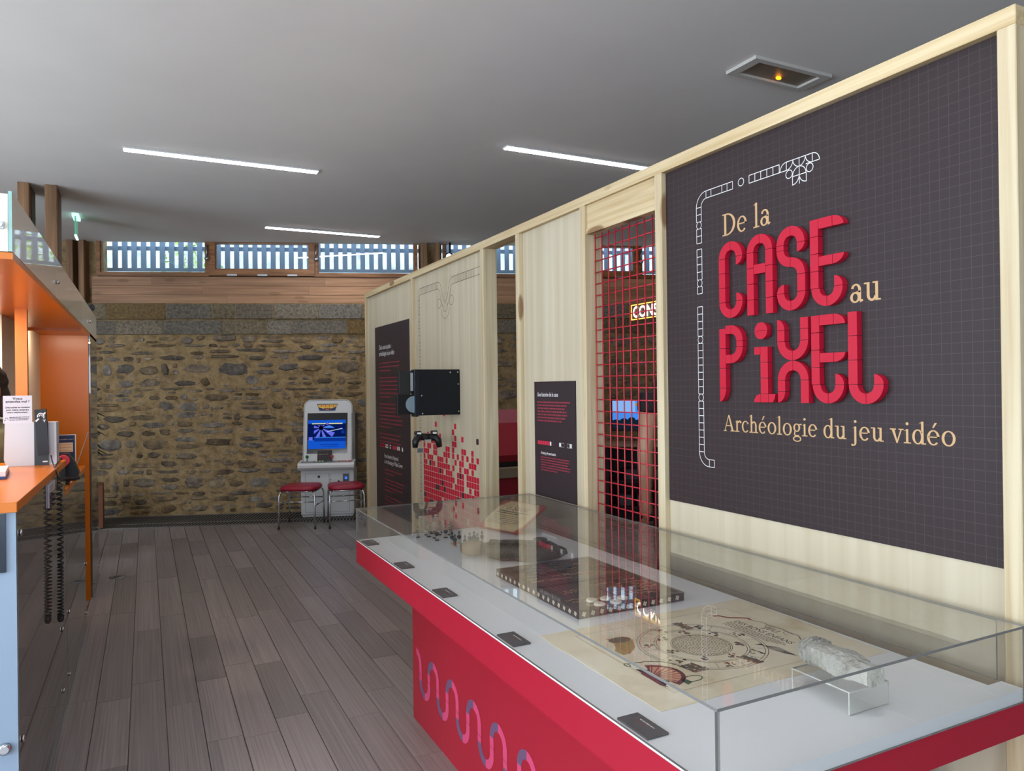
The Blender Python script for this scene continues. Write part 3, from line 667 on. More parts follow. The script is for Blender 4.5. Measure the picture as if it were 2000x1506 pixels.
def para(parent, x, y, width, n, lh, h, last=.5):
    m_ = MB(); words(m_, fn, D_, x, y, width, n, lh, h, rnd, 0, last); m_.build('paragraph', PM, parent)
def square(parent, x0, y0, x1, y1, mi):
    MB().flat(rect(x0, y0, x1, y1), fn, D_, mi).build('square', PM, parent)
txt('heading', t, ('De la case au pixel :', .058, .13, 1.90), ('archéologie du jeu vidéo', .058, .13, 1.842))
y = 1.78
for n in (3, 6, 7, 4): para(t, .13, y, .66, n, .034, .012); y -= n * .034 + .03
for i, mi in enumerate((2, 2, 2, 2, 1, 1, 0, 1, 0, 2, 2, 2, 1, 1, 0, 1)):
    if mi: square(t, .13 + i * .042, 1.02, .13 + i * .042 + .032, 1.052, mi)
txt('subheading', t, ('From Board to Keyboard', .05, .26, .93), ('an Archaeology of Video Games', .05, .26, .88))
y = .83
for n in (2, 4, 3): para(t, .26, y, .55, n, .032, .011); y -= n * .032 + .022
t = thing('text_panel', 'dark text panel about the history of the board square, beside the red wire mesh', 'text panel', (1.913, 3.32, .957), group='text panels on the partition')
MB().box(TBX, PANX, 3.112, 3.541, .957, 1.575).build('board', DARKP, t)
fn = panel_fn(3.541, 0)
txt('heading', t, ('Une histoire de la case', .031, .035, 1.495)); para(t, .035, 1.468, .345, 7, .0165, .0078, .75)
for i, mi in enumerate((2, 2, 2, 2, 2, 1, 3)): square(t, .035 + i * .0265, 1.236, .035 + i * .0265 + (.0225 if mi == 2 else .016), 1.256, mi)
for i, x in enumerate((.265, .345)):
    square(t, x + (.025 if i else 0), 1.236, x + (.025 if i else 0) + .02, 1.256, 1)
    m_ = MB()
    for q in ribbon([(x, 1.236), (x + .05, 1.236), (x + .05, 1.256), (x, 1.256), (x, 1.236)], .0012): m_.flat(q, fn, D_, 1)
    m_.build('outline', PM, t)
txt('subheading', t, ('A history of game boards', .02, .068, 1.185)); para(t, .068, 1.172, .32, 6, .0135, .0062, .55)

# red wire mesh
t = thing('wire_mesh_panel', 'red welded wire mesh filling one bay of the wooden partition', 'wire mesh', (1.94, 2.7, .05))
WIRE = mat('red_wire', (176, 34, 48), .4)
vm_ = MB().tube([(1.94, 0, .05), (1.94, 0, 2.28)], .0031, 6).mesh('wire', WIRE); hm_ = MB().tube([(1.9455, 2.438, 0), (1.9455, 2.973, 0)], .0031, 6).mesh('wire', WIRE)
for i in range(10):
    o = bpy.data.objects.new('wire', vm_); col.objects.link(o); o.parent = t; o.matrix_parent_inverse = t.matrix_basis.inverted(); o.location = (0, 2.462 + i * .0552, 0)
for i in range(40):
    o = bpy.data.objects.new('wire', hm_); col.objects.link(o); o.parent = t; o.matrix_parent_inverse = t.matrix_basis.inverted(); o.location = (0, 0, .095 + i * .0555)

# games console and controller fixed to the pixel panel
t = thing('games_console', 'black games console standing out from the pixel panel with its disc tray open', 'games console', (1.91, 4.64, 1.36))
CONS = mat('console_shell', (14, 16, 21), .55, spec=.25); SCREW = mat('screw_head', (190, 190, 186), .3, metal=.8)
MB().rbox(1.615, 1.915, 4.612, 4.672, 1.365, 1.672, .006, n=2).build('housing', CONS, t)
MB().rbox(1.588, 1.615, 4.606, 4.678, 1.358, 1.672, .004, n=2).build('front_bezel', mat('console_bezel', (22, 27, 36), .35, spec=.3), t)
for (x, z) in ((1.845, 1.652), (1.900, 1.654), (1.902, 1.572), (1.64, 1.497), (1.644, 1.378), (1.903, 1.387)): MB().lathe([(.0052, -.0), (.0045, -.003), (.002, -.004)], (x, 4.612, z), 10, axis='y').build('screw', SCREW, t)
MB().rbox(1.475, 1.588, 4.63, 4.668, 1.375, 1.505, .004, n=2).build('disc_tray', BLACK, t)
MB().lathe([(.055, 0), (.055, .0016)], (1.588, 4.626, 1.44), 28, axis='y').build('disc', mat('disc_face', (150, 172, 186), .18, metal=.7), t)
MB().rbox(1.49, 1.582, 4.63, 4.668, 1.512, 1.663, .004, n=2).build('drive_cover', BLACKM, t)
MB().box(1.568, 1.584, 4.622, 4.63, 1.53, 1.65).build('connector_strip', mat('silver_strip', (178, 182, 184), .35, metal=.6), t)
MB().tube([(1.74, 4.6115, 1.46), (1.742, 4.6115, 1.52), (1.738, 4.6115, 1.60)], .0012, 5).build('embossed_mark', BLACKM, t)
t = thing('game_controller', 'black gamepad with two grips fixed to the pixel panel below the console', 'game controller', (1.70, 4.62, 1.14))
cm = MB()
cm.tube([(1.585, 4.60, 1.155), (1.592, 4.61, 1.195), (1.615, 4.62, 1.225), (1.66, 4.625, 1.222), (1.70, 4.625, 1.218), (1.735, 4.62, 1.218), (1.752, 4.61, 1.195), (1.758, 4.60, 1.150)], [.017, .023, .027, .024, .024, .027, .024, .017], 10)
cm.box(1.60, 1.745, 4.605, 4.645, 1.205, 1.242).build('shell', BLACK, t)
for x in (1.615, 1.73): MB().rbox(x - .02, x + .02, 4.615, 4.65, 1.238, 1.262, .006).build('shoulder_button', mat('pad_button', (196, 196, 192), .25) if 0 else BLACK, t)
for x in (1.618, 1.728): MB().rbox(x - .012, x + .012, 4.602, 4.616, 1.24, 1.254, .003).build('trigger_pad', mat('pad_trigger', (206, 206, 200), .3), t)
MB().box(1.652, 1.697, 4.598, 4.604, 1.196, 1.205).build('badge', mat('pad_badge', (150, 150, 150), .4), t)
for x in (1.655, 1.70): MB().lathe([(.013, 0), (.014, -.012), (.012, -.014)], (x, 4.604, 1.222), 12, axis='y').build('thumb_stick', BLACKM, t)
for dx, dz in ((0, .009), (.009, 0), (0, -.009), (-.009, 0)): MB().lathe([(.0042, 0), (.0036, -.006)], (1.728 + dx, 4.604, 1.212 + dz), 8, axis='y').build('face_button', mat('grey_pad_button', (90, 92, 96), .4), t)
MB().tube([(1.67, 4.64, 1.2), (1.69, 4.70, 1.2), (1.916, 5.24, 1.19)], .009, 8).build('mounting_arm', BLACKM, t)
tg = MB().box(1.60, 1.638, 4.594, 4.598, 1.122, 1.15).build('paper_tag', mat('grey_tag', (84, 88, 96), .6), t)

# ================================================================== DISPLAY TABLE
TZ = .82
t = thing('display_table', 'red plinth display table with a white top in front of the partition', 'table', (1.4, 2.25, 0))
MB().box(.921, 1.80, 1.012, 3.498, .79, TZ).box(.904, .921, 1.012, 3.498, .8148, TZ).box(1.80, 1.852, 1.012, 1.062, .79, TZ).build('white_top', WHITE, t)
MB().box(.903, .92, 1.01, 3.50, .713, .8145).build('front_fascia', RED, t)
MB().box(.92, 1.852, 1.01, 1.027, .713, .7895).build('end_fascia', RED, t)
MB().box(.92, 1.80, 3.483, 3.50, .713, .7895).build('end_fascia', RED, t)
MB().box(1.785, 1.80, 1.03, 3.48, .713, .7895).build('back_fascia', RED, t)
MB().box(.92, 1.785, 1.027, 3.483, .76, .789).build('underside', RED, t)
MB().box(1.114, 1.78, 1.22, 3.30, .0, .7595).build('plinth', RED, t)
wv = MB(); fn = lambda a, b, d: (d, -a, b); d_ = 1.1132; mr, hw = .055, .016; zb, zt = .211, .275
k = 0; yc = 3.1375
while yc > 1.35:
    for q in [arcblock(-yc, zb, mr - hw, mr + hw, 180, 270, 8)]: wv.flat(ccw(q), fn, d_, 1)
    wv.flat(ccw(arcblock(-yc, zb, mr - hw, mr + hw, 270, 360, 8)), fn, d_, 0)
    wv.flat(rect(-yc - mr - hw, zb, -yc - mr + hw, zt), fn, d_, 0); wv.flat(rect(-yc + mr - hw, zb, -yc + mr + hw, zt), fn, d_, 0)
    ya = yc - 2 * mr
    wv.flat(ccw(arcblock(-ya, zt, mr - hw, mr + hw, 90, 180, 8)), fn, d_, 1); wv.flat(ccw(arcblock(-ya, zt, mr - hw, mr + hw, 0, 90, 8)), fn, d_, 0)
    for yy in (yc + mr, yc - mr): wv.flat(ccw([(-yy - hw, .238), (-yy + hw, .232), (-yy + hw, .235), (-yy - hw, .241)]), fn, d_ - .0004, 2)
    if k == 0: wv.flat(ccw(arcblock(-(yc + 2 * mr), zt, mr - hw, mr + hw, 0, 90, 8)), fn, d_, 0)
    yc -= 4 * mr; k += 1
wv.build('wave_print', [mat('pink_print', (206, 70, 112), .5), mat('mauve_print', (104, 78, 108), .5), mat('joint_print', (150, 30, 60), .5)], t, label='pink and mauve serpentine ribbon print')

GT = .972
cov = thing('glass_cover', 'clear acrylic box cover over the whole white table top', 'glass case', (1.4, 2.25, TZ))
def pane(x0, x1, y0, y1, z0, z1, thin, name='pane'):
    m_ = MB().box(x0, x1, y0, y1, z0, z1); ax = {'z': (0, 1), 'y': (2, 4), 'x': (3, 5)}[thin]
    m_.mi = [0 if i in ax else 1 for i in range(6)]
    return m_.build(name, [GLASS, EDGE], cov)
th = .006
pane(.9025, 1.8525, 1.0035, 3.5005, GT - th, GT, 'z', 'top_pane')
pane(.9025, .9025 + th, 1.0095, 3.5005, TZ + .0005, GT - th, 'x', 'front_pane'); pane(1.8525 - th, 1.8525, 1.07, 3.5005, TZ + .0005, GT - th, 'x', 'back_pane')
pane(.9025 + th, 1.8465, 1.0035, 1.0095, .792, GT - th, 'y', 'end_pane'); pane(.9025 + th, 1.8465, 3.5005 - th, 3.5005, TZ + .0005, GT - th, 'y', 'end_pane')

# caption cards along the front edge
CARD = mat('caption_card_brown', (62, 54, 54), .45)
rnd = random.Random(9)
where = ('next to the toy soldiers at the far end of the case', 'second from the far end of the case', 'in the middle of the row of five', 'beside the far corner of the parchment sheet', 'nearest the near corner of the case')
for i, y0 in enumerate((3.335, 2.832, 2.376, 1.833, 1.222)):
    t = thing('caption_card', 'small dark caption card ' + where[i], 'caption card', (.94, y0 + .053, TZ), group='caption cards in the case')
    MB().box(.913, .968, y0, y0 + .108, TZ + .0004, TZ + .005).build('card', CARD, t)
    pr = MB(); fn = lambda a, b, d, y0=y0: (.913 + b, y0 + .108 - a, d)
    words(pr, fn, TZ + .0054, .03, .041, .05, 1, .006, .0035, rnd, 0, 1); words(pr, fn, TZ + .0054, .03, .033, .04, 2, .0055, .0018, rnd, 1, .8)
    pr.build('print', [CHALK, PINKP], t)

# parchment game sheet
PARCH = noise_mat('parchment', (206, 186, 150), (228, 214, 186), (236, 226, 204), 4, bump=.1, rough=.8)
t = thing('game_sheet', 'old parchment game sheet with a painted ring of figures and a scallop shell', 'printed sheet', (1.4, 1.6, TZ))
sh = MB(); n = 14; rnd = random.Random(2); rim = []
for i in range(n): rim.append((i / n * .563, rnd.uniform(-.003, .003)))
for i in range(n): rim.append((.563 + rnd.uniform(-.003, .003), i / n * .768))
for i in range(n): rim.append((.563 - i / n * .563, .768 + rnd.uniform(-.003, .003)))
for i in range(n): rim.append((rnd.uniform(-.003, .003), .768 - i / n * .768))
SF = lambda a, b, d: (1.02 + b, 1.88 - a, d)
sh.prism(ccw(rim), SF, TZ + .0012, TZ + .0004); sh.build('sheet', PARCH, t, fix=True)
INK = mat('brown_ink', (104, 88, 66), .8); DINK = mat('dark_ink', (70, 60, 52), .8); CRED = mat('carmine_ink', (150, 44, 44), .8); CGRN = mat('green_ink', (72, 96, 64), .8); CTAN = mat('tan_wash', (172, 142, 84), .8); CPK = mat('shell_pink', (214, 150, 120), .8); CBLU = mat('slate_wash', (92, 108, 120), .8); CMAR = mat('maroon_wash', (112, 34, 40), .8)
pm_ = [INK, DINK, CRED, CGRN, CTAN, CPK, CBLU, CMAR]
ar = MB(); d1 = TZ + .0016
def ink(pts, w_=.0012, mi=0, dz=0):
    for q in ribbon(pts, w_): ar.flat(ccw(q), SF, d1 + dz, mi)
def blob(pts, mi, dz=0): ar.flat(ccw(pts), SF, d1 + dz, mi)
C0 = (.283, .362)
for r in (.178, .170, .130, .123, .084, .079): ink(arcpts(*C0, r, r, 0, 360, 60), .0017)
for i in range(14): a = 2 * PI * i / 14; ink([(C0[0] + .128 * math.cos(a), C0[1] + .128 * math.sin(a)), (C0[0] + .171 * math.cos(a), C0[1] + .171 * math.sin(a))], .0011)
for i in range(20):
    b = -.074 + i * .0078; hwid = math.sqrt(max(0, .078 ** 2 - b * b)); x = -hwid
    while x < hwid - .004:
        wl = rnd.uniform(.006, .018); wl = min(wl, hwid - x); blob(rect(C0[0] + x, C0[1] + b, C0[0] + x + wl, C0[1] + b + .0025), 0); x += wl + .003
ink([(.055, .09), (.50, .09), (.50, .66), (.055, .66), (.055, .09)], .0012)
# little figures and trophies in the ring
for i in range(14):
    a = 2 * PI * (i + .5) / 14; rr = .15 if i % 2 else .104; cx, cy = C0[0] + rr * math.cos(a), C0[1] + rr * math.sin(a)
    for j in range(9):
        ox, oy = rnd.gauss(0, .009), rnd.gauss(0, .009); blob(arcpts(cx + ox, cy + oy, rnd.uniform(.003, .008), rnd.uniform(.002, .006), 0, 360, 7)[:-1], rnd.choice((1, 0, 0, 0, 2, 6, 4)), .00005 * j)
for (x0, y0, x1, y1) in ((.375, .205, .43, .262), (.1, .405, .165, .44), (.40, .385, .46, .42)):
    blob([(x0, y0), (x1, y0 + .01), (x1, y1), (x0, y1 - .01)], 0, 0)
    for j in range(26): blob(arcpts(rnd.uniform(x0, x1), rnd.uniform(y0, y1), .004, .003, 0, 360, 6)[:-1], rnd.choice((0, 1, 2, 4, 5, 6)), .0001 + .00005 * j)
# pot, shell, ribbons, sprays
blob([(.118, .151), (.139, .212), (.16, .218), (.21, .19), (.243, .15), (.243, .127), (.208, .122), (.19, .14), (.14, .16)], 4); blob(arcpts(.142, .185, .022, .036, 0, 360, 12)[:-1], 0, .0002)
blob(arcpts(.40, .10, .075, .09, 20, 160, 14) + [(.34, .095), (.46, .095)][::-1], 7); blob(arcpts(.40, .105, .06, .074, 25, 155, 12) + [(.40, .098)], 5, .0003)
for i in range(9): a = math.radians(30 + 15 * i); ink([(.40, .10), (.40 + .06 * math.cos(a), .105 + .073 * math.sin(a))], .003, 7, .0006)
blob([(.358, .102), (.47, .098), (.45, .088), (.37, .09)], 7, .0004)
ink(arcpts(.455, .185, .016, .028, 0, 360, 14), .004, 3); blob([(.45, .15), (.48, .15), (.472, .17), (.452, .168)], 3)
ink([(.30, .10), (.31, .15), (.33, .185), (.36, .205), (.40, .215)], .004, 3); ink(arcpts(.308, .093, .012, .006, 0, 360, 10), .004, 3)
ink([(.105, .568), (.11, .585), (.125, .59), (.14, .60), (.155, .625), (.172, .645), (.186, .643)], .011, 2)
ink([(.395, .628), (.415, .622), (.43, .60), (.44, .575), (.455, .56)], .014, 2)
ink([(.187, .64), (.23, .655), (.26, .648), (.29, .66), (.33, .652), (.36, .655), (.395, .63)], .003, 1)
for c in (.262, .33): ink(arcpts(c, .645, .014, .011, 20, 320, 10), .002, 1)
for j in range(6): ink([(.352, .515 - .004 * j), (.40, .505 + .006 * j), (.44, .515 + .003 * j), (.468, .53)], .0022, 1)
put_text(ar, 'JEU', SF, d1, .034, mi=1, align='CENTER', ox=.285, oy=.618); put_text(ar, 'DES BONS ENFANS', SF, d1, .031, mi=1, align='CENTER', ox=.285, oy=.582, xs=.85)
words(ar, SF, d1, .17, .574, .23, 4, .009, .0035, rnd, 0, .8)
ar.build('drawing', pm_, t)

# folding backgammon board
t = thing('backgammon_board', 'dark lacquered folding backgammon board with pale inlaid flowers', 'game board', (1.41, 2.25, TZ))
LAC = mat('dark_lacquer', (54, 24, 22), .25, coat=.4, var=.25, vscale=18); LACR = mat('red_brown_lacquer', (84, 30, 24), .3, coat=.3); PEARL = mat('inlay_ivory', (214, 202, 176), .4); STR = mat('streak_inlay', (176, 134, 98), .4)
BT = TZ + .029
for (a, b_) in ((1.952, 2.262), (2.266, 2.552)):
    h = MB().rbox(1.20, 1.62, a, b_, TZ + .0003, BT - .003, .003, n=1).box(1.20, 1.62, a, a + .014, BT - .003, BT).box(1.20, 1.62, b_ - .014, b_, BT - .003, BT).box(1.20, 1.214, a + .014, b_ - .014, BT - .003, BT).box(1.606, 1.62, a + .014, b_ - .014, BT - .003, BT)
    ho = h.build('board_half', LAC, t)
    fl = MB()
    def flower(f, cx, cy, d, r=.0062):
        for q in range(4):
            aa = q * PI / 2 + .4; fl.flat(ccw(arcpts(cx + r * .75 * math.cos(aa), cy + r * .75 * math.sin(aa), r * .62, r * .62, 0, 360, 7)[:-1]), f, d)
    f1 = lambda u, v, d: (d, -u, v)
    nn = int((b_ - a) / .034)
    for q in range(nn): flower(f1, -(a + (q + .5) * (b_ - a) / nn), TZ + .0145, 1.1992)
    if a < 2:
        f2 = lambda u, v, d: (u, d, v)
        for q in range(12): flower(f2, 1.22 + q * .0335, TZ + .0145, a - .0008)
    fl.build('inlay_flowers', PEARL, ho)
    stv = MB(); f3 = lambda u, v, d: (u, v, d)
    for q in range(34):
        cx, cy = rnd.uniform(1.24, 1.58), rnd.uniform(a + .03, b_ - .05); L0 = rnd.uniform(.03, .09)
        pts = [(cx - L0 / 2 + L0 * k / 6, cy + .006 * math.sin(k * 2.1 + q)) for k in range(7)]
        for qd in ribbon(pts, rnd.uniform(.003, .007)): stv.flat(ccw(qd), f3, BT - .0025 + .0001 * (q % 5))
    stv.build('cloud_inlay', STR, ho)
def nth(pts, i):
    key = lambda p: (_right.x * p[0] + _right.y * p[1]) / (_fwd.x * p[0] + _fwd.y * p[1])
    return ('first', 'second', 'third', 'fourth', 'fifth', 'sixth', 'seventh', 'eighth', 'ninth', 'tenth', 'eleventh', 'twelfth')[sorted(range(len(pts)), key=lambda k: key(pts[k])).index(i)]
def counter(loc, label, m, group):
    o = MB().lathe([(.0175, 0), (.019, .002), (.019, .006), (.0175, .0078), (.012, .0072)], (0, 0, 0), 18).build('game_counter', m); o.location = loc
    tag(o, label, 'game counter', group); return o
IV = mat('ivory_counter', (222, 214, 196), .35)
ivp = [(1.293, 2.02), (1.292, 1.972), (1.342, 2.012), (1.352, 1.968), (1.395, 1.992)]
for i, (x, y) in enumerate(ivp):
    counter((x, y, BT - .003 + .0007), nth(ivp, i) + ' from the left of the five ivory counters on the dark board', IV, 'ivory counters on the dark board')
EB = mat('ebony_counter', (34, 30, 32), .3)
ebp = [(1.27, 2.50), (1.315, 2.515), (1.36, 2.50), (1.30, 2.455), (1.345, 2.455), (1.39, 2.465), (1.43, 2.50), (1.325, 2.41), (1.37, 2.415), (1.415, 2.42), (1.46, 2.455)]
for i, (x, y) in enumerate(ebp):
    counter((x, y, BT - .003 + .0007), nth(ebp, i) + ' from the left of the black counters on the dark board', EB, 'black counters on the dark board')

# carved mancala board
t = thing('mancala_board', 'carved dark wooden mancala board with rows of hollows and pointed ends', 'game board', (1.40, 2.76, TZ), math.radians(-37), local=True)
CARV = mat('carved_dark_wood', (66, 50, 38), .55, var=.3, vscale=30, bump=.5, bscale=90); CARL = mat('carved_light_wood', (132, 110, 84), .6, var=.2, vscale=30)
out = [(-.15, -.05), (-.10, -.075), (-.02, -.06), (.05, -.085), (.12, -.07), (.19, -.045), (.215, -.02), (.17, .0), (.12, .02), (.17, .05), (.15, .085), (.08, .075), (.0, .095), (-.08, .085), (-.14, .05), (-.165, .0)]
m_ = MB(); nn = len(out); rings = [(.0004, .55, .012), (.012, .82, .0), (.035, 1.0, 0), (.055, .97, 0), (.066, .86, 0)]
vs = [(x * k_, y * k_, z) for (z, k_, _) in rings for x, y in out]
fs = [(r * nn + i, r * nn + (i + 1) % nn, (r + 1) * nn + (i + 1) % nn, (r + 1) * nn + i) for r in range(4) for i in range(nn)] + [tuple(range(4 * nn, 5 * nn)), tuple(reversed(range(nn)))]
m_.add(vs, fs, 0, True); m_.build('body', CARV, t)
for i in range(5):
    for j in (-.028, .032):
        MB().lathe([(.019, .0), (.021, .004), (.018, .005), (.014, -.004), (.0, -.008)], (-.11 + i * .055, j, .0665), 12, cap=False).build('hollow', mat('hollow_dark', (26, 20, 17), .7), t)
MB().tube([(-.155, .0, .04), (-.19, .004, .042), (-.225, .008, .04), (-.245, .01, .038)], [.03, .034, .032, .022], 10).build('end_knob', CARL, t)
MB().lathe([(.018, 0), (.026, .012), (.03, .03), (.024, .034)], (.10, -.02, .062), 12).build('carved_boss', CARV, t)

# boxed game leaning on a stand
t = thing('boxed_game', 'old boxed game with red corners and a cream label, propped up on a stand', 'boxed game', (1.64, 3.32, TZ))
SC = [Vector((1.53, 3.475, TZ + .012)), Vector((1.613, 3.19, TZ + .012)), Vector((1.763, 3.16, TZ + .138)), Vector((1.68, 3.445, TZ + .138))]
ux = (SC[1] - SC[0]); uy = (SC[3] - SC[0]); wx, wy = ux.length, uy.length; ux.normalize(); uy.normalize(); un = ux.cross(uy).normalized()
BF = lambda a, b, d: tuple(SC[0] + ux * a + uy * b + un * d)
MB().prism(rect(0, 0, wx, wy), BF, 0, -.012).build('box', mat('box_red', (168, 46, 44), .6), t, fix=True)
pr = MB(); pr.flat([(.05, .004), (wx - .03, .004), (wx - .004, .05), (wx - .004, wy - .05), (wx - .04, wy - .004), (.05, wy - .004), (.004, wy - .05), (.004, .05)], BF, .0005, 0)
put_text(pr, 'Le Sorcier', BF, .001, .05, align='CENTER', mi=1, ox=wx / 2, oy=wy - .06, xs=.8)
words(pr, BF, .001, .03, wy - .07, wx - .06, 2, .012, .006, rnd, 1, .7); words(pr, BF, .001, .03, wy - .10, wx - .06, 6, .011, .0028, rnd, 1, .6)
pr.build('label_print', [mat('box_cream', (208, 186, 146), .7), DINK], t)
MB().box(1.66, 1.70, 3.28, 3.34, TZ + .0004, TZ + .07).build('prop', GLASS, t)

# toy soldiers
ORD = ('first', 'second', 'third', 'fourth', 'fifth', 'sixth', 'seventh', 'eighth', 'ninth', 'tenth', 'eleventh', 'twelfth')
def soldier(x, y, dark, tone, label, rz):
    t = thing('toy_soldier', label, 'figurine', (x, y, TZ), rz, 'toy soldiers in the case', local=True); K = 1.55
    cb = mat('soldier_base_dark', (30, 28, 28), .6) if dark else mat('soldier_base_cream', (196, 182, 140), .6)
    MB().lathe([(.0105, .0004), (.0105, .004), (.008, .005)], (0, 0, 0), 10).build('stand', cb, t)
    lg = MB()
    for s in (-1, 1): lg.tube([(s * .0022, 0, .004), (s * .0024, 0, .014), (s * .0022, 0, .024)], [.0016, .002, .0024], 6)
    lg.xf(lambda q: (q[0] * K, q[1] * K, q[2])).build('legs', mat('soldier_white', (206, 196, 182), .6) if tone != 1 else mat('soldier_red', (150, 40, 44), .6), t)
    b = MB().tube([(0, 0, .022), (0, 0, .03), (0, 0, .038), (0, 0, .041)], [.0032, .0044, .005, .002], 8)
    for s in (-1, 1): b.tube([(s * .0045, 0, .038), (s * .006, .001, .031), (s * .004, -.003, .027)], .0015, 6)
    b.xf(lambda q: (q[0] * K, q[1] * K, q[2])).build('coat', [mat('soldier_blue', (40, 58, 78), .6), mat('soldier_teal', (44, 70, 68), .6), mat('soldier_brown', (70, 50, 40), .6)][tone], t)
    MB().ball((0, 0, .0445), .0042, .0042, .0034, n=8, m=6).build('head', mat('soldier_face', (206, 164, 136), .6), t)
    MB().lathe([(.0044, .046), (.0046, .051), (.0034, .055), (.001, .060)], (0, 0, 0), 8).build('hat', mat('soldier_hat', (38, 40, 46), .5), t)
    MB().tube([(.005, -.003, .026), (.0055, -.002, .056)], .0007, 5).build('musket', mat('soldier_musket', (90, 70, 50), .5), t)
rnd = random.Random(13)
dk = [(1.179, 3.395), (1.235, 3.43), (1.232, 3.385), (1.268, 3.452), (1.245, 3.338), (1.236, 3.285), (1.318, 3.455), (1.295, 3.322), (1.336, 3.375), (1.362, 3.42), (1.292, 3.40)]
for i, (x, y) in enumerate(dk):
    lab = nth(dk, i) + ' from the left of the toy soldiers on dark bases'
    soldier(x, y, True, (0, 2, 0, 1, 0, 2, 1, 0, 2, 1, 0)[i], lab, rnd.uniform(-.6, .6))
lt = [(1.269, 3.174), (1.26, 3.118), (1.302, 3.169), (1.29, 3.072), (1.333, 3.118), (1.303, 3.02), (1.36, 3.13), (1.358, 3.086), (1.396, 3.118)]
for i, (x, y) in enumerate(lt):
    soldier(x, y, False, (0, 1, 2, 1, 0, 1, 0, 1, 2)[i], nth(lt, i) + ' from the left of the toy soldiers on cream bases', rnd.uniform(-.6, .6))

# carved stone on a clear riser
t = thing('clear_riser', 'clear acrylic bridge stand holding the carved stone block', 'display stand', (1.42, 1.16, TZ))
rz_ = .872
for (x0, x1, y0, y1, z0, z1, th_) in ((1.37, 1.50, 1.105, 1.265, rz_ - .003, rz_, 'z'), (1.37, 1.50, 1.105, 1.108, TZ + .0004, rz_ - .003, 'y'), (1.37, 1.50, 1.262, 1.265, TZ + .0004, rz_ - .003, 'y')):
    m_ = MB().box(x0, x1, y0, y1, z0, z1); ax = {'z': (0, 1), 'y': (2, 4)}[th_]; m_.mi = [0 if i in ax else 1 for i in range(6)]; m_.build('sheet', [GLASS, EDGEL], t)
SB = noise_mat('chalky_stone', (172, 168, 156), (210, 206, 194), (224, 221, 212), 26, bump=.8)
t = thing('carved_stone', 'whitish grooved stone block resting on the clear riser', 'stone artefact', (1.42, 1.17, rz_))
d0 = Vector((1.44, 1.29, 0)); d1v = Vector((1.43, 1.085, 0)); dv = (d1v - d0).normalized(); dn = Vector((-dv.y, dv.x, 0)); LN = (d1v - d0).length
m_ = MB(); sec = []; stn = [0, .05, .06, .11, .12, .17, .18, .24, .25, .60, .78, .80, .92, 1]
for si, q in enumerate(stn):
    groove = .80 if si in (2, 4, 6, 8) and q < .3 else 1; k_ = (.55 + .45 * min(1, q / .12)) * groove
    if q > .78: k_ = .72 - .18 * (q - .8)
    hw_, hh_ = .040 * k_, .062 * (k_ if q < .78 else .74)
    for i in range(10):
        a = 2 * PI * i / 10; p = 4; c, s_ = math.cos(a), math.sin(a); rr = 1 / ((abs(c) ** p + abs(s_) ** p) ** (1 / p)); j = 1 + .035 * math.sin(7 * i + 13 * si)
        P = d0 + dv * (LN * q) + dn * (hw_ * rr * c * j); m_.v.append((P.x, P.y, rz_ + .0006 + .026 * (1 if q < .78 else .86) + hh_ * .5 * rr * s_ * j))
nq = 10
for k_ in range(len(stn) - 1):
    for i in range(nq): m_.f.append([k_ * nq + i, k_ * nq + (i + 1) % nq, (k_ + 1) * nq + (i + 1) % nq, (k_ + 1) * nq + i])
m_.f.append(list(range(nq))); m_.f.append(list(reversed(range((len(stn) - 1) * nq, len(stn) * nq)))); m_.mi = [0] * len(m_.f); m_.sm = [False] * len(m_.f)
zmin = min(p[2] for p in m_.v); m_.v = [(x, y, z - zmin + rz_ + .0004) for x, y, z in m_.v]
m_.build('stone', SB, t, fix=True)

# ================================================================== ARCADE CABINET AND STOOLS
t = thing('arcade_cabinet', 'white upright arcade cabinet with a glowing blue screen against the stone wall', 'arcade machine', (1.956, 8.918, 0), -ANG, local=True)
CAB = mat('cabinet_white', (224, 222, 219), .4); CABG = mat('cabinet_seam', (120, 118, 116), .6)
MB().rbox(-.315, .315, .0, .44, .03, .58, .012).box(-.30, .30, .02, .42, 0.001, .03).build('base', CAB, t)
for (x0, x1) in ((-.26, .02), (.03, .26)):
    q = MB()
    for r_q in ribbon([(x0, .06), (x1, .06), (x1, .53), (x0, .53), (x0, .06)], .004): q.flat(ccw(r_q), lambda a, b, d: (a, d, b), -.0008)
    q.build('door_seam', CABG, t)
for (x, z, r) in ((-.10, .49, .016), (.135, .425, .016), (.04, .45, .006)): MB().lathe([(r, 0), (r * .9, -.006), (r * .4, -.007)], (x, 0, z), 12, axis='y').build('lock', mat('lock_dark', (60, 58, 56), .4, metal=.6), t)
cs = MB().box(.185, .255, -.008, .0, .375, .52).build('coin_slot', mat('coin_plate', (96, 98, 104), .35, metal=.6), t)
MB().box(.21, .235, -.011, -.008, .455, .485).build('coin_lamp', emis('coin_glow', (50, 110, 255), 1.6), cs); MB().box(.215, .23, -.01, -.008, .39, .42).build('coin_button', BLACK, cs)
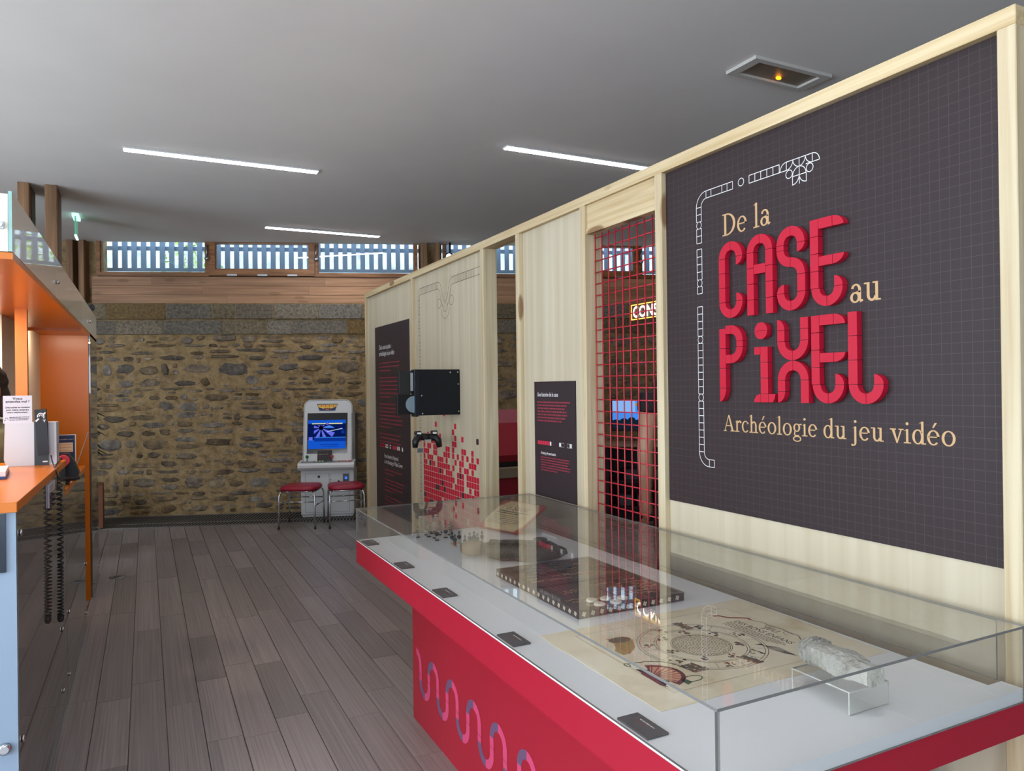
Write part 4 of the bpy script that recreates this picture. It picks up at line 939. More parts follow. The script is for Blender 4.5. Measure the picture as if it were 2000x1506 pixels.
# control panel shelf
prof = [(-.10, .585), (-.125, .61), (-.125, .64), (-.10, .665), (.10, .685), (.10, .575), (-.06, .575)]
MB().prism(prof, lambda y, z, x: (x, y, z), -.33, .33).build('control_shelf', CAB, t, fix=True)
CF = lambda a, b, d: (a, -.09 + b, .667 + b * .1 + d)
MB().flat(rect(-.30, 0, .30, .17), CF, .001).build('control_plate', mat('control_grey', (140, 142, 140), .4), t)
q = MB(); q.flat(rect(-.16, .03, .0, .12), CF, .0018, 0); q.flat(rect(.14, .03, .29, .12), CF, .0018, 1); q.build('control_print', [mat('control_green', (40, 120, 70), .5), mat('control_pink', (190, 80, 96), .5)], t)
for x, c, nm in ((-.235, (24, 110, 58), 'green'), (.06, (196, 70, 80), 'red')):
    MB().tube([CF(x, .08, 0), CF(x, .08, .05)], .005, 8).ball(CF(x, .08, .06), .02).build('joystick', mat('joystick_' + nm, c, .3), t)
for i in range(6):
    for j in range(2):
        x = (-.12 + i % 3 * .035) if i < 3 else (.17 + i % 3 * .035); MB().lathe([(.012, 0), (.012, .006), (.008, .008)], CF(x, .05 + j * .04, .001), 10).build('push_button', mat('button_cream', (214, 208, 190), .4), t)
# leaning monitor housing
SB_ = (.02, .685); ST_ = (.17, 1.39)
sdir = Vector((0, .14, .67)).normalized(); snor = Vector((0, -.67, .14)).normalized()
SCF = lambda a, b, d: tuple(Vector((a, .02, .68)) + sdir * b + snor * d)
hbo = [(-.292, -.06), (.292, -.06)] + arcpts(.205, .665, .087, .087, 0, 90, 8) + arcpts(-.205, .665, .087, .087, 90, 180, 8)
MB().prism(hbo, SCF, 0, -.25).build('monitor_housing', CAB, t, fix=True)
rim_ = MB()
for q in ribbon([(-.284, .0)] + arcpts(-.205, .662, .079, .079, 180, 90, 8) + arcpts(.205, .662, .079, .079, 90, 0, 8) + [(.284, .0)], .005): rim_.flat(ccw(q), SCF, .001)
rim_.build('bezel_groove', CABG, t)
so = MB().prism(rect(-.245, .09, .235, .585), SCF, .004, -.01).build('screen', mat('screen_black', (6, 6, 9), .08), t, fix=True)
img = MB(); D2 = .0048
cols = [emis('px_blue', (24, 96, 226), .75), emis('px_navy', (10, 34, 110), .55), emis('px_sky', (70, 150, 250), .85), emis('px_violet', (110, 120, 250), .8), emis('px_yellow', (230, 226, 170), .9), emis('px_white', (210, 226, 255), .9), emis('px_dark', (10, 14, 40), .4), emis('px_mid', (16, 62, 170), .7)]
img.flat(rect(-.235, .145, .215, .50), SCF, D2, 1); img.flat(rect(-.235, .145, .215, .255), SCF, D2 + .0002, 0); img.flat(rect(-.16, .235, .215, .285), SCF, D2 + .0003, 7); img.flat(rect(-.16, .28, .215, .288), SCF, D2 + .0005, 2); img.flat(rect(-.235, .455, .215, .50), SCF, D2 + .0002, 0)
img.flat(rect(-.19, .448, -.025, .46), SCF, D2 + .0004, 4); img.flat(rect(.01, .448, .175, .46), SCF, D2 + .0004, 4); img.flat(rect(-.018, .44, .004, .47), SCF, D2 + .0005, 3)
cx, cy = -.08, .40
for i in range(18):
    if i % 2: continue
    a0, a1 = math.radians(i * 20), math.radians(i * 20 + 20)
    def ray(a):
        R0 = .2; x, y = cx + R0 * math.cos(a), cy + R0 * math.sin(a); k_ = 1
        for lim, v, c in ((-.165, x, cx), (.085, x, cx), (.29, y, cy), (.435, y, cy)):
            if (v - c) != 0:
                tt = (lim - c) / (v - c)
                if 0 < tt < k_: k_ = tt
        return (cx + (x - cx) * k_, cy + (y - cy) * k_)
    img.flat(ccw([(cx, cy), ray(a0), ray(a1)]), SCF, D2 + .0003, 3)
img.flat(arcpts(cx, cy, .028, .028, 0, 360, 16)[:-1], SCF, D2 + .0006, 6)
img.flat(ccw([(-.01, .352), (.175, .388), (.175, .396), (-.01, .358)]), SCF, D2 + .0006, 5)
for (x0, y0, x1, y1, c) in ((-.225, .25, -.18, .29, 3), (.16, .33, .2, .38, 7), (-.02, .40, .06, .42, 2), (.1, .36, .2, .37, 1), (-.09, .19, .13, .2, 7), (-.05, .17, .12, .176, 7)): img.flat(rect(x0, y0, x1, y1), SCF, D2 + .0004, c)
img.build('screen_image', cols, so)
mq = MB().prism([(-.105, .615), (.085, .615), (.115, .70), (-.135, .70)], SCF, .003, -.005).build('marquee', mat('marquee_navy', (14, 26, 66), .3, emit=(20, 50, 110), estr=.15), t, fix=True)
pr = MB(); pr.flat([(-.118, .66), (-.02, .628), (.0, .628), (.1, .665), (.106, .692), (-.122, .69)], SCF, .0036, 0)
for i in range(9):
    x = -.112 + i * .0235; pr.flat(rect(x, .662, x + .018, .688), SCF, .0042, 1); pr.flat(rect(x + .006, .668, x + .012, .682), SCF, .0046, 2 if i % 2 else 0)
pr.flat(rect(-.05, .634, .03, .65), SCF, .0042, 2); pr.flat(rect(-.02, .692, .06, .699), SCF, .004, 3)
pr.build('marquee_print', [mat('mq_yellow', (226, 190, 60), .4, emit=(226, 190, 60), estr=.12), mat('mq_orange', (222, 130, 50), .4, emit=(222, 130, 50), estr=.1), mat('mq_red', (170, 60, 40), .5), mat('mq_green', (40, 110, 90), .5)], mq)
MB().prism([(-.12, .0), (.06, .0), (.055, .125), (-.115, .125)], SCF, .012, .008).build('instruction_card', mat('card_maroon', (42, 24, 28), .5), t, fix=True)
q = MB(); q.flat(rect(-.10, .075, -.06, .079), SCF, .0128, 0)
for i in range(3): q.flat(rect(-.045 + i * .022, .074, -.037 + i * .022, .08), SCF, .0128, 0)
q.build('card_print', CHALK, t)
MB().box(.29, .325, .10, .44, .58, 1.25).build('side_panel', mat('cabinet_side', (120, 112, 106), .5), t)

VIN = mat('red_vinyl', (158, 22, 48), .38)
def stool(x, y, rz, w_, d_, label):
    t = thing('stool', label, 'stool', (x, y, 0), rz, 'red cushioned stools', local=True)
    c = MB(); n = 28; vs = []
    for (k_, z) in ((.90, .418), (.985, .424), (1.0, .438), (.985, .456), (.92, .468), (.6, .476)):
        for i in range(n):
            a = 2 * PI * i / n; p = 4.5; cc, ss = math.cos(a), math.sin(a); rr = 1 / ((abs(cc) ** p + abs(ss) ** p) ** (1 / p)); vs.append((w_ / 2 * rr * cc * k_, d_ / 2 * rr * ss * k_, z))
    c.add(vs, [(r * n + i, r * n + (i + 1) % n, (r + 1) * n + (i + 1) % n, (r + 1) * n + i) for r in range(5) for i in range(n)] + [tuple(range(5 * n, 6 * n)), tuple(reversed(range(n)))], 0, True)
    c.build('cushion', VIN, t)
    MB().tube([(w_ / 2 * .92 * (1 / ((abs(math.cos(a)) ** 4.5 + abs(math.sin(a)) ** 4.5) ** (1 / 4.5))) * math.cos(a), d_ / 2 * .92 * (1 / ((abs(math.cos(a)) ** 4.5 + abs(math.sin(a)) ** 4.5) ** (1 / 4.5))) * math.sin(a), .413) for a in [2 * PI * i / 24 for i in range(24)]], .008, 6, closed=True).build('seat_rim', CHROME, t)
    for sx in (-1, 1):
        for sy in (-1, 1):
            X, Y = sx * w_ * .47, sy * d_ * .47
            MB().tube([(X * .86, Y * .86, .412), (X * .95, Y * .95, .395), (X, Y, .36), (X * 1.01, Y * 1.01, .2), (X * 1.02, Y * 1.02, .012)], .0095, 8).build('leg', CHROME, t)
            MB().lathe([(.012, 0.0005), (.012, .018)], (X * 1.02, Y * 1.02, 0), 8).build('foot_cap', BLACKM, t)
    for sy in (-1, 1): MB().tube([(-w_ * .47, sy * d_ * .47, .30), (w_ * .47, sy * d_ * .47, .30)], .0075, 8).build('stretcher', CHROME, t)
    for sx in (-1, 1): MB().tube([(sx * w_ * .47, -d_ * .47, .255), (sx * w_ * .47, d_ * .47, .255)], .0075, 8).build('stretcher', CHROME, t)
stool(1.573, 8.50, math.radians(-26), .42, .42, 'chrome stool with a red cushion, left of the pair before the arcade cabinet')
stool(2.035, 8.33, math.radians(-10), .40, .42, 'chrome stool with a red cushion, beside the end post of the partition')

# ================================================================== RECEPTION DESK
DX = -.366
t = thing('reception_desk', 'orange-topped reception desk clad in smoked glass panels', 'reception desk', (-.7, 4.2, 0))
MB().rbox(-1.25, DX + .004, 2.74, 4.32, 1.176, 1.208, .002, n=1).build('high_counter', ORANGE, t)
MB().rbox(-.60, DX + .004, 4.325, 5.63, 1.03, 1.06, .002, n=1).build('low_counter', ORANGE, t)
MB().box(-1.2, DX - .02, 2.80, 4.31, .03, 1.176).build('body', mat('desk_carcass', (120, 116, 112), .6), t)
MB().box(-.58, DX - .02, 4.33, 5.61, .03, 1.03).build('low_body', mat('desk_carcass', (120, 116, 112), .6), t)
for (a, b_, zt_) in ((2.765, 4.318, 1.174), (4.326, 5.615, 1.028)): MB().box(DX - .008, DX, a, b_, .012, zt_).build('smoked_panel', DARKG, t)
FROST = mat('pale_blue_glass', (146, 164, 182), .3, spec=.4)
MB().box(-1.2, DX - .002, 2.756, 2.764, .03, 1.174).build('front_panel', FROST, t)
scp = MB().box(-.62, -.3945, 2.748, 2.756, .99, 1.172).build('front_screen', mat('navy_screen', (20, 28, 44), .2), t)
MB().flat(rect(0, 0, .12, .09), lambda a, b, d: (-.545 + a, d, 1.04 + b), 2.7474).build('screen_print', mat('screen_cream', (210, 214, 190), .4), scp)
MB().box(DX - .012, DX + .004, 2.77, 5.61, .0, .012).build('floor_rail', STEEL, t)
MB().box(-.58, DX - .03, 2.82, 5.6, .0, .03).build('kick_plate', BLACKM, t)
for (y, z) in ((4.07, .424), (4.09, .125), (2.815, .438), (5.595, .414), (5.59, .09), (2.815, 1.1), (4.4, .42), (4.4, .1)):
    MB().lathe([(.011, 0), (.011, .006), (.008, .008)], (DX, y, z), 10, axis='x').build('panel_fixing', CHROME, t)
MB().lathe([(.018, 0), (.018, -.012), (.012, -.016)], (-.403, 2.756, .441), 14, axis='y').build('panel_fixing', CHROME, t)

t = thing('reception_canopy', 'orange lacquered portal with a cream glass frieze above the reception desk', 'canopy', (-.7, 5, 0))
MB().box(-1.35, DX + .0, 2.74, 7.1, 1.967, 1.988).build('soffit_board', ORANGE, t)
for y in (3.2, 4.3):
    MB().lathe([(.045, 0), (.045, .004)], (-.80, y, 1.9625), 18).build('added_downlight', emis('added_downlight_glow', (255, 226, 196), 14), t)  # discs added out of view to brighten the orange canopy
    la = bpy.data.lights.new('added_downlight_lamp', 'AREA'); la.shape = 'DISK'; la.size = .09; la.energy = 8; la.color = (1, .88, .74)  # warm lamp added under each disc for more light in the canopy
    lo_ = bpy.data.objects.new('added_downlight_lamp', la); col.objects.link(lo_); lo_.location = (-.80, y, 1.958)
MB().box(-1.35, DX - .03, 2.78, 7.1, 1.988, 2.16).build('frieze_core', CREAM, t)
for (a, b_) in ((2.738, 4.0), (4.003, 5.55), (5.553, 7.11)):
    MB().box(DX - .010, DX, a, b_, 1.99, 2.178).build('frieze_glass', CREAMG, t)
MB().box(-1.35, DX - .012, 2.738, 2.746, 1.99, 2.17).build('frieze_glass', CREAMG, t)
MB().box(DX - .010, DX, 2.732, 2.7378, 1.99, 2.178).build('glass_edge', TEAL, t)
for y in (3.99, 6.16): MB().lathe([(.009, 0), (.009, .012), (.006, .014)], (DX, y, 2.062), 10, axis='x').build('glass_fixing', CHROME, t)
MB().box(-.52, -.388, 2.730, 2.7378, 2.06, 2.082).build('clamp_plate', STEEL, t); MB().lathe([(.008, 0), (.008, -.008)], (-.398, 2.730, 2.071), 10, axis='y').build('clamp_bolt', CHROME, t)
MB().box(-1.35, DX - .012, 6.285, 7.1, .0, 1.967).build('end_wall', ORANGE, t)
MB().box(-.68, DX - .012, 5.60, 5.612, 1.949, 1.967).build('added_strip_lip', ORANGE, t)  # lip added only to hide the glow strip behind it
MB().box(-.66, DX - .03, 5.64, 5.67, 1.960, 1.9668).build('added_glow_strip', emis('added_strip_glow', (255, 214, 170), 6), t)  # glow strip added to brighten the orange end wall
la = bpy.data.lights.new('added_wall_light', 'AREA'); la.shape = 'RECTANGLE'; la.size = .26; la.size_y = .03; la.energy = 2.4; la.color = (1, .85, .68)  # lamp added beside the strip to light the end wall
lo_ = bpy.data.objects.new('added_wall_light', la); col.objects.link(lo_); lo_.location = (-.53, 5.655, 1.957); lo_.rotation_euler = (math.radians(35), 0, 0)
MB().box(DX - .010, DX, 6.30, 7.11, .012, 1.985).build('end_glass', DARKG, t)
MB().box(DX - .012, DX + .004, 6.30, 7.11, .0, .012).build('floor_rail', STEEL, t)
for (y, z) in ((6.45, .402), (6.457, .084), (7.09, .397), (7.09, .08), (6.92, 1.875), (6.45, 1.3)): MB().lathe([(.009, 0), (.009, .006)], (DX, y, z), 10, axis='x').build('glass_fixing', CHROME, t)
MB().box(-.70, -.681, 4.70, 6.285, .0, 1.967).build('back_panel', CREAM, t)
MB().box(-.578, -.527, 4.36, 4.40, 1.06, 1.967).build('upright', ORANGE, t)
MB().box(-1.35, -.72, 6.1, 6.28, 1.62, 1.64).build('shelf', CREAM, t); MB().box(-1.35, -.72, 6.26, 6.283, 1.06, 1.62).build('grey_back', mat('grey_back_panel', (150, 152, 156), .5), t)
o = MB().lathe([(.03, 0), (.10, .012), (.135, .045), (.14, .075), (.12, .10), (.06, .112)], (0, 0, 0), 20).build('bowl_lamp', mat('opal_shade', (214, 198, 182), .4)); o.location = (-.77, 4.9, 2.161); tag(o, 'pale rounded bowl lamp standing on top of the reception canopy', 'lamp')
t = thing('clip_spotlight', 'small black spotlight clipped on the far end of the canopy frieze', 'spotlight', (-.40, 6.75, 2.178))
MB().box(-.40, -.372, 6.70, 6.76, 2.178, 2.20).build('clip', BLACKM, t); MB().tube([(-.386, 6.70, 2.205), (-.386, 6.84, 2.235)], [.022, .028], 10).build('lamp_head', BLACKM, t)

# things on the counter
ZC = 1.2082
t = thing('hearing_loop_phone', 'white hearing-loop unit with a black handset and an upright notice', 'assistive device', (-.48, 4.1, ZC))
LGREY = mat('device_white', (190, 193, 198), .4)
MB().prism([(-.590, .003), (-.567, -.2), (-.567, -.2)][:0] + [(-.578, 0), (-.588, .03), (-.583, .20), (-.380, .20), (-.380, 0)], lambda a, b, d: (a, d, ZC + b), 4.075, 4.19).build('body', LGREY, t, fix=True)
MB().box(-.468, -.412, 4.066, 4.075, ZC, ZC + .205).build('cradle', mat('cradle_dark', (26, 31, 34), .4), t)
HF = lambda a, b, d: (a, d - (b) * .02, ZC + b)
hs = MB().prism([(-.462, .262), (-.416, .265), (-.414, .20), (-.409, .05), (-.450, .048)], HF, 4.030, 4.064).build('handset', BLACK, t, fix=True)
sy = MB(); sf = lambda a, b, d: (-.4385 + a, d - (.225 + b) * .02, ZC + .225 + b)
for q in ringquads(.002, .004, .015, .018, .0042, .0042, -30, 190, 10) + ringquads(.002, .004, .008, .010, .0032, .0032, -10, 180, 8): sy.flat(ccw(q), sf, 4.0293)
for q in ribbon([(-.018, -.018), (-.006, -.005)], .007) + ribbon([(.012, .014), (.021, .023)], .006) + ribbon([(.010, -.012), (.022, -.012)], .003) + ribbon([(.016, -.012), (.016, -.022)], .003): sy.flat(ccw(q), sf, 4.0292)
sy.build('ear_symbol', CHALK, hs)
q = MB(); words(q, lambda a, b, d: (-.435 + a, d, ZC + b), 4.0655, 0, .02, .02, 1, .01, .007, rnd, 0, 1); q.build('device_mark', CHALK, t)
nt_ = MB().box(-.589, -.476, 4.075, 4.079, ZC + .20, ZC + .328).build('notice', mat('notice_white', (196, 198, 206), .4), t)
pr = MB(); nf = lambda a, b, d: (-.5325 + a, d, ZC + .20 + b); dN = 4.0745
put_text(pr, 'Vous', nf, dN, .0165, .0004, 'CENTER', oy=.109, xs=1.15); put_text(pr, 'entendez mal ?', nf, dN, .0155, .0004, 'CENTER', oy=.096, xs=1.0)
for i, s in enumerate(('Décrochez le combiné', 'pour mieux entendre', 'votre interlocuteur.')): put_text(pr, s, nf, dN, .0105, .0003, 'CENTER', oy=.070 - i * .0115, xs=.98)
words(pr, nf, dN, -.032, .029, .08, 3, .0062, .0028, rnd, 0, .9)
for q in ringquads(-.043, .020, .006, .007, .0018, .0018, -30, 190, 8) + ribbon([(-.052, .011), (-.047, .016)], .003): pr.flat(ccw(q), nf, dN)
pr.build('notice_print', mat('ink_black', (34, 34, 40), .6), nt_)
# coiled cord from the handset over the edge of the desk
cp_ = [Vector(p) for p in ((-.40, 4.05, ZC + .045), (-.388, 3.98, ZC + .02), (-.372, 3.88, ZC + .008), (-.350, 3.80, ZC - .03))]
pts = list(cp_); ctr = []
for k_ in range(40): ctr.append(Vector((-.344, 3.795 + .02 * math.sin(k_ / 39 * PI), 1.16 - k_ / 39 * .56)))
for k_ in range(1, 10): a = PI * k_ / 10; ctr.append(Vector((-.342, 3.765 + .03 * math.cos(a), .60 - .045 * math.sin(a))))
for k_ in range(40): ctr.append(Vector((-.342, 3.735 + .03 * math.sin(k_ / 39 * PI * .5), .60 + k_ / 39 * .53)))
def coil(ctr, r, turns_fn):
    out = []; ph = 0
    for i in range(len(ctr) - 1):
        a, b_ = ctr[i], ctr[i + 1]; tg_ = (b_ - a).normalized(); u = Vector((1, 0, 0)); v = tg_.cross(u).normalized(); n_ = turns_fn(i / len(ctr)); stp = 6
        for s_ in range(stp): f_ = s_ / stp; out.append(a.lerp(b_, f_) + u * (r * math.cos(ph) * .8) + v * (r * math.sin(ph))); ph += 2 * PI * n_ / stp
    return out
t2 = coil(ctr, .0125, lambda f_: .62 if f_ < .3 or f_ > .75 else .95)
MB().tube(pts + t2 + [Vector((-.352, 3.80, 1.17)), Vector((-.372, 3.95, 1.215)), Vector((-.39, 4.42, 1.212)), Vector((-.40, 4.47, 1.10))], .0027, 5).build('coiled_cord', BLACKM, t)
t = thing('intercom_puck', 'black desk device with a round red face on the lower counter', 'device', (-.39, 4.55, 1.06))
MB().rbox(-.42, -.366, 4.50, 4.60, 1.0605, 1.085, .01).build('foot', BLACKM, t)
b = MB().prism([(-.415, .02), (-.335, .02), (-.32, .06), (-.345, .13), (-.37, .165), (-.415, .16)], lambda a, b, d: (a, d, 1.06 + b), 4.50, 4.58); b.build('housing', BLACK, t, fix=True)
MB().lathe([(.030, 0), (.030, -.008), (.026, -.012)], (-.388, 4.50, 1.19), 18, axis='y').build('red_face', mat('red_button', (206, 52, 66), .35), t)
MB().rbox(-.385, -.315, 4.495, 4.56, 1.085, 1.10, .006).build('side_grip', BLACKM, t)
t = thing('leaflet_pocket', 'clear wall pocket with purple and white leaflets on the smoked glass', 'leaflet holder', (DX, 3.68, 1.06))
MB().box(DX + .0005, DX + .006, 3.57, 3.79, 1.07, 1.165).build('leaflets', mat('leaflet_pale', (206, 200, 206), .5), t)
q = MB(); qf = lambda a, b, d: (d, 3.57 + a, 1.07 + b)
q.flat([(0, 0), (.22, 0), (.22, .02), (.12, .05), (0, .065)], qf, DX + .0068, 0); words(q, qf, DX + .0069, .02, .085, .12, 3, .012, .004, rnd, 1, .7); q.build('leaflet_print', [mat('leaflet_purple', (110, 40, 96), .5), DINK], t)
MB().box(DX + .008, DX + .0095, 3.565, 3.795, 1.062, 1.13).build('pocket', GLASS, t)
t = thing('leaflet_stand', 'blue accessibility leaflet in a clear stand on the lower counter', 'leaflet holder', (-.456, 5.49, 1.06))
MB().box(-.509, -.404, 5.486, 5.492, 1.0605, 1.277).build('leaflet', mat('leaflet_white', (226, 226, 226), .5), t)
pr = MB(); lf_ = lambda a, b, d: (-.509 + a, d, 1.0605 + b)
pr.flat(rect(.003, .003, .099, .212), lf_, 5.4855, 0); pr.flat(rect(.012, .105, .088, .165), lf_, 5.4850, 1)
put_text(pr, 'accessible à tous !', lf_, 5.4850, .0125, 0, 'CENTER', 2, .95, .051, .183); 
for i in range(3): pr.flat(arcpts(.02, .152 - i * .019, .004, .004, 0, 360, 8)[:-1], lf_, 5.4845, 3); words(pr, lf_, 5.4845, .03, .154 - i * .019, .05, 1, .01, .003, rnd, 3, 1)
words(pr, lf_, 5.4850, .02, .07, .06, 2, .008, .003, rnd, 2, .6)
pr.build('leaflet_print', [mat('leaflet_navy', (26, 46, 96), .4), mat('leaflet_cream', (232, 214, 186), .5), CHALK, mat('leaflet_orange', (206, 120, 50), .5)], t)
MB().prism([(-.405, 1.0605), (-.330, 1.2005 + .095), (-.328, 1.295), (-.403, 1.0605)], lambda a, b, d: (a, d, b), 5.40, 5.49).build('clear_back', EDGEL, t, fix=True)
for i, (x, y, a, lab) in enumerate(((-.62, 3.62, .1, 'stack of pale leaflets at the left edge of the high counter'),)):
    t = thing('leaflet_stack', lab, 'leaflets', (x, y, ZC), a, local=True)
    MB().box(-.11, .11, -.15, .15, .0005, .012).build('cover_navy', mat('leaflet_navy', (26, 46, 96), .4), t)
    MB().box(-.108, .108, -.148, .15, .012, .030).build('pages', mat('leaflet_pale', (206, 200, 206), .5), t)
    q = MB(); words(q, lambda a_, b_, d: (-.1 + a_, -.12 + b_, d), .0305, .02, .2, .16, 5, .035, .01, rnd, 0, .7); q.build('print', CPK, t)
t = thing('floor_socket', 'round metal floor socket plate in the boards beside the desk', 'floor socket', (-.226, 6.954, 0))
MB().lathe([(.062, .0008), (.062, .004), (.054, .006), (.05, .0045), (.0, .0045)], (-.226, 6.954, 0), 24).build('plate', STEEL, t); MB().lathe([(.03, .005), (.03, .0065)], (-.226, 6.954, 0), 18).build('lid', mat('socket_lid', (110, 112, 120), .3, metal=.8), t)

# plant in a wooden tub beyond the desk
t = thing('potted_plant', 'leafy plant in a brown wooden tub beyond the reception canopy', 'plant', (-.62, 9.55, 0))
MB().box(-.80, -.44, 9.40, 9.72, .018, .50).build('tub', mat('tub_brown', (112, 62, 34), .5), t)
MB().tube([(-.62, 9.55, .5), (-.60, 9.55, .9), (-.55, 9.5, 1.25)], [.02, .014, .006], 6).build('stem', mat('stem_green', (56, 60, 34), .7), t)
rnd = random.Random(8)
LM = mat('dark_leaf', (34, 48, 32), .5)
for i in range(26):
    z = rnd.uniform(.85, 1.35); a = rnd.uniform(-PI, PI); r0 = rnd.uniform(.02, .06); L0 = rnd.uniform(.10, .2); c = Vector((-.58 + r0 * math.cos(a), 9.53 + r0 * math.sin(a), z)); dd = Vector((math.cos(a), math.sin(a), -.3)).normalized(); sd = dd.cross(Vector((0, 0, 1))).normalized() * .035
    MB().add([c, c + dd * L0 * .4 + sd + Vector((0, 0, .01)), c + dd * L0 - Vector((0, 0, .03)), c + dd * L0 * .4 - sd + Vector((0, 0, .01)), c + dd * L0 * .45 - Vector((0, 0, .008))], [(0, 1, 4), (1, 2, 4), (2, 3, 4), (3, 0, 4)], 0, True).build('leaf', LM, t)

# ================================================================== BEHIND THE PARTITION
t = thing('neon_sign', 'glowing neon-style sign in a yellow frame hanging behind the red wire mesh', 'neon sign', (3.4, 4.2, 2.06))
nf = lambda a, b, d: (d, 4.689 - a, 2.059 + b); fr = MB()
for q in ribbon([(0, 0), (.66, 0), (.66, .112), (0, .112), (0, 0)], .007): fr.prism(ccw(q), nf, 3.396, 3.404)
fr.build('frame', emis('neon_yellow', (255, 196, 90), 2.2), t, fix=True)
pr = MB(); put_text(pr, 'CONSOLES', nf, 3.397, .122, .002, 'LEFT', 0, .92, .022, .014); pr.build('letters', emis('neon_white', (255, 246, 226), 4), t)
MB().box(3.406, 3.412, 4.03, 4.689, 2.059, 2.171).build('backing', mat('neon_back', (40, 34, 28), .5), t)
MB().box(3.412, 3.45, 4.04, 4.10, 0, 2.171).build('support_post', BLACKM, t)
t = thing('monitor_desk', 'game monitor showing a blue landscape on a dark wooden desk behind the mesh', 'monitor', (4.85, 6.55, 0), math.radians(-30), local=True)
MB().rbox(-.45, .45, -.22, .3, .885, .915, .01).build('desk_top', mat('desk_pale', (150, 124, 96), .5), t)
for sx in (-.42, .36):
    MB().box(sx, sx + .06, -.18, .28, .0, .885).build('desk_leg', BLACKM, t)
MB().box(-.36, .36, .2, .24, .02, .885).build('desk_back', BLACKM, t)
for i, z in enumerate((.22, .5)): MB().box(-.36, .36, -.15, .2, z, z + .02).build('desk_shelf', BLACKM, t)
MB().box(-.02, .1, .02, .12, .915, 1.06).build('monitor_foot', BLACK, t)
so = MB().rbox(-.32, .32, .02, .06, 1.045, 1.40, .006).build('monitor_body', BLACK, t)
img = MB(); mf = lambda a, b, d: (a, d, 1.075 + b)
img.flat(rect(-.30, 0, .30, .305), mf, .0192, 0); img.flat(rect(-.30, 0, .30, .075), mf, .0189, 1); img.flat(rect(-.30, .18, -.05, .305), mf, .0189, 2)
for i in range(7): img.flat(arcpts(-.26 + i * .085, .07, .05, .03 + .012 * (i % 3), 0, 180, 8), mf, .0187, 1)
img.flat(rect(-.05, .245, .24, .275), mf, .0186, 3)
for i in range(4): img.flat(rect(-.02, .20 - i * .034, .22, .22 - i * .034), mf, .0186, 4)
img.build('screen_image', [emis('m_blue', (70, 150, 250), .9), emis('m_dark', (24, 50, 70), .5), emis('m_sky', (140, 190, 255), .9), emis('m_orange', (210, 130, 60), .8), emis('m_grey', (150, 160, 170), .7)], so)
for i, (x, z, c) in enumerate(((-.25, .24, (60, 60, 66)), (-.05, .24, (90, 80, 70)), (.15, .24, (150, 148, 140)), (-.2, .52, (40, 40, 46)), (.1, .52, (70, 66, 60)))):
    o = MB().rbox(x, x + .16, -.12, .12, z + .0005, z + .12, .01).box(x + .02, x + .14, -.125, -.12, z + .04, z + .07).build('old_console', mat('old_console_%d' % i, c, .5)); o.matrix_basis = t.matrix_basis.copy()
    tag(o, ('dark grey games machine at the left of the lower desk shelf', 'brown games machine in the middle of the lower desk shelf', 'pale grey games machine at the right of the lower desk shelf', 'black games machine at the left of the upper desk shelf', 'brown-grey games machine at the right of the upper desk shelf')[i], 'games console', 'games machines under the monitor')
t = thing('red_display_desk', 'red sloping display desk seen through the gap between the partition posts', 'display desk', (2.95, 5.65, 0))
MB().box(2.35, 3.4, 5.45, 6.1, .0, .80).build('plinth', RED, t); MB().box(2.30, 3.45, 5.40, 6.15, .80, .875).build('wooden_top', mat('desk_oak', (146, 128, 104), .5), t)
MB().prism([(5.50, .9755), (5.62, 1.24), (6.05, 1.34), (6.05, .8755), (5.56, .8755)], lambda y, z, x: (x, y, z), 2.50, 3.3).build('sloping_case', RED, t, fix=True)
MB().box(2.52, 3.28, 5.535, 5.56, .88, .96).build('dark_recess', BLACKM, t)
t = thing('red_wall_box', 'small red box fixed to the stone wall behind the wire mesh', 'fire alarm', WPT(6.18, .04, 1.3), -ANG, local=True)
MB().rbox(-.06, .06, -.05, .04, .12, .3, .008).build('upper_case', mat('alarm_red', (176, 24, 34), .4), t); MB().rbox(-.05, .05, -.045, .04, -.1, .05, .008).build('lower_case', mat('alarm_red', (176, 24, 34), .4), t)
MB().box(-.03, .03, -.052, -.05, .18, .24).build('plate', CHALK, t)
t = thing('track_spotlight', 'black spotlight with a bright lens in front of the far windows', 'spotlight', (3.47, 8.66, 3.2))
SPX = Vector((3.47, 8.66, 3.2))
MB().tube([SPX + Vector((.05, .10, .02)), SPX + Vector((-.01, -.03, 0))], [.05, .062], 14).build('lamp_head', BLACKM, t); MB().ball(tuple(SPX + Vector((-.014, -.037, -.001))), .042, .014, .042).build('lens', emis('spot_lens', (235, 245, 255), 6), t)
MB().tube([SPX + Vector((.03, .05, .05)), SPX + Vector((.03, .05, .2))], .014, 8).build('stem', BLACKM, t)

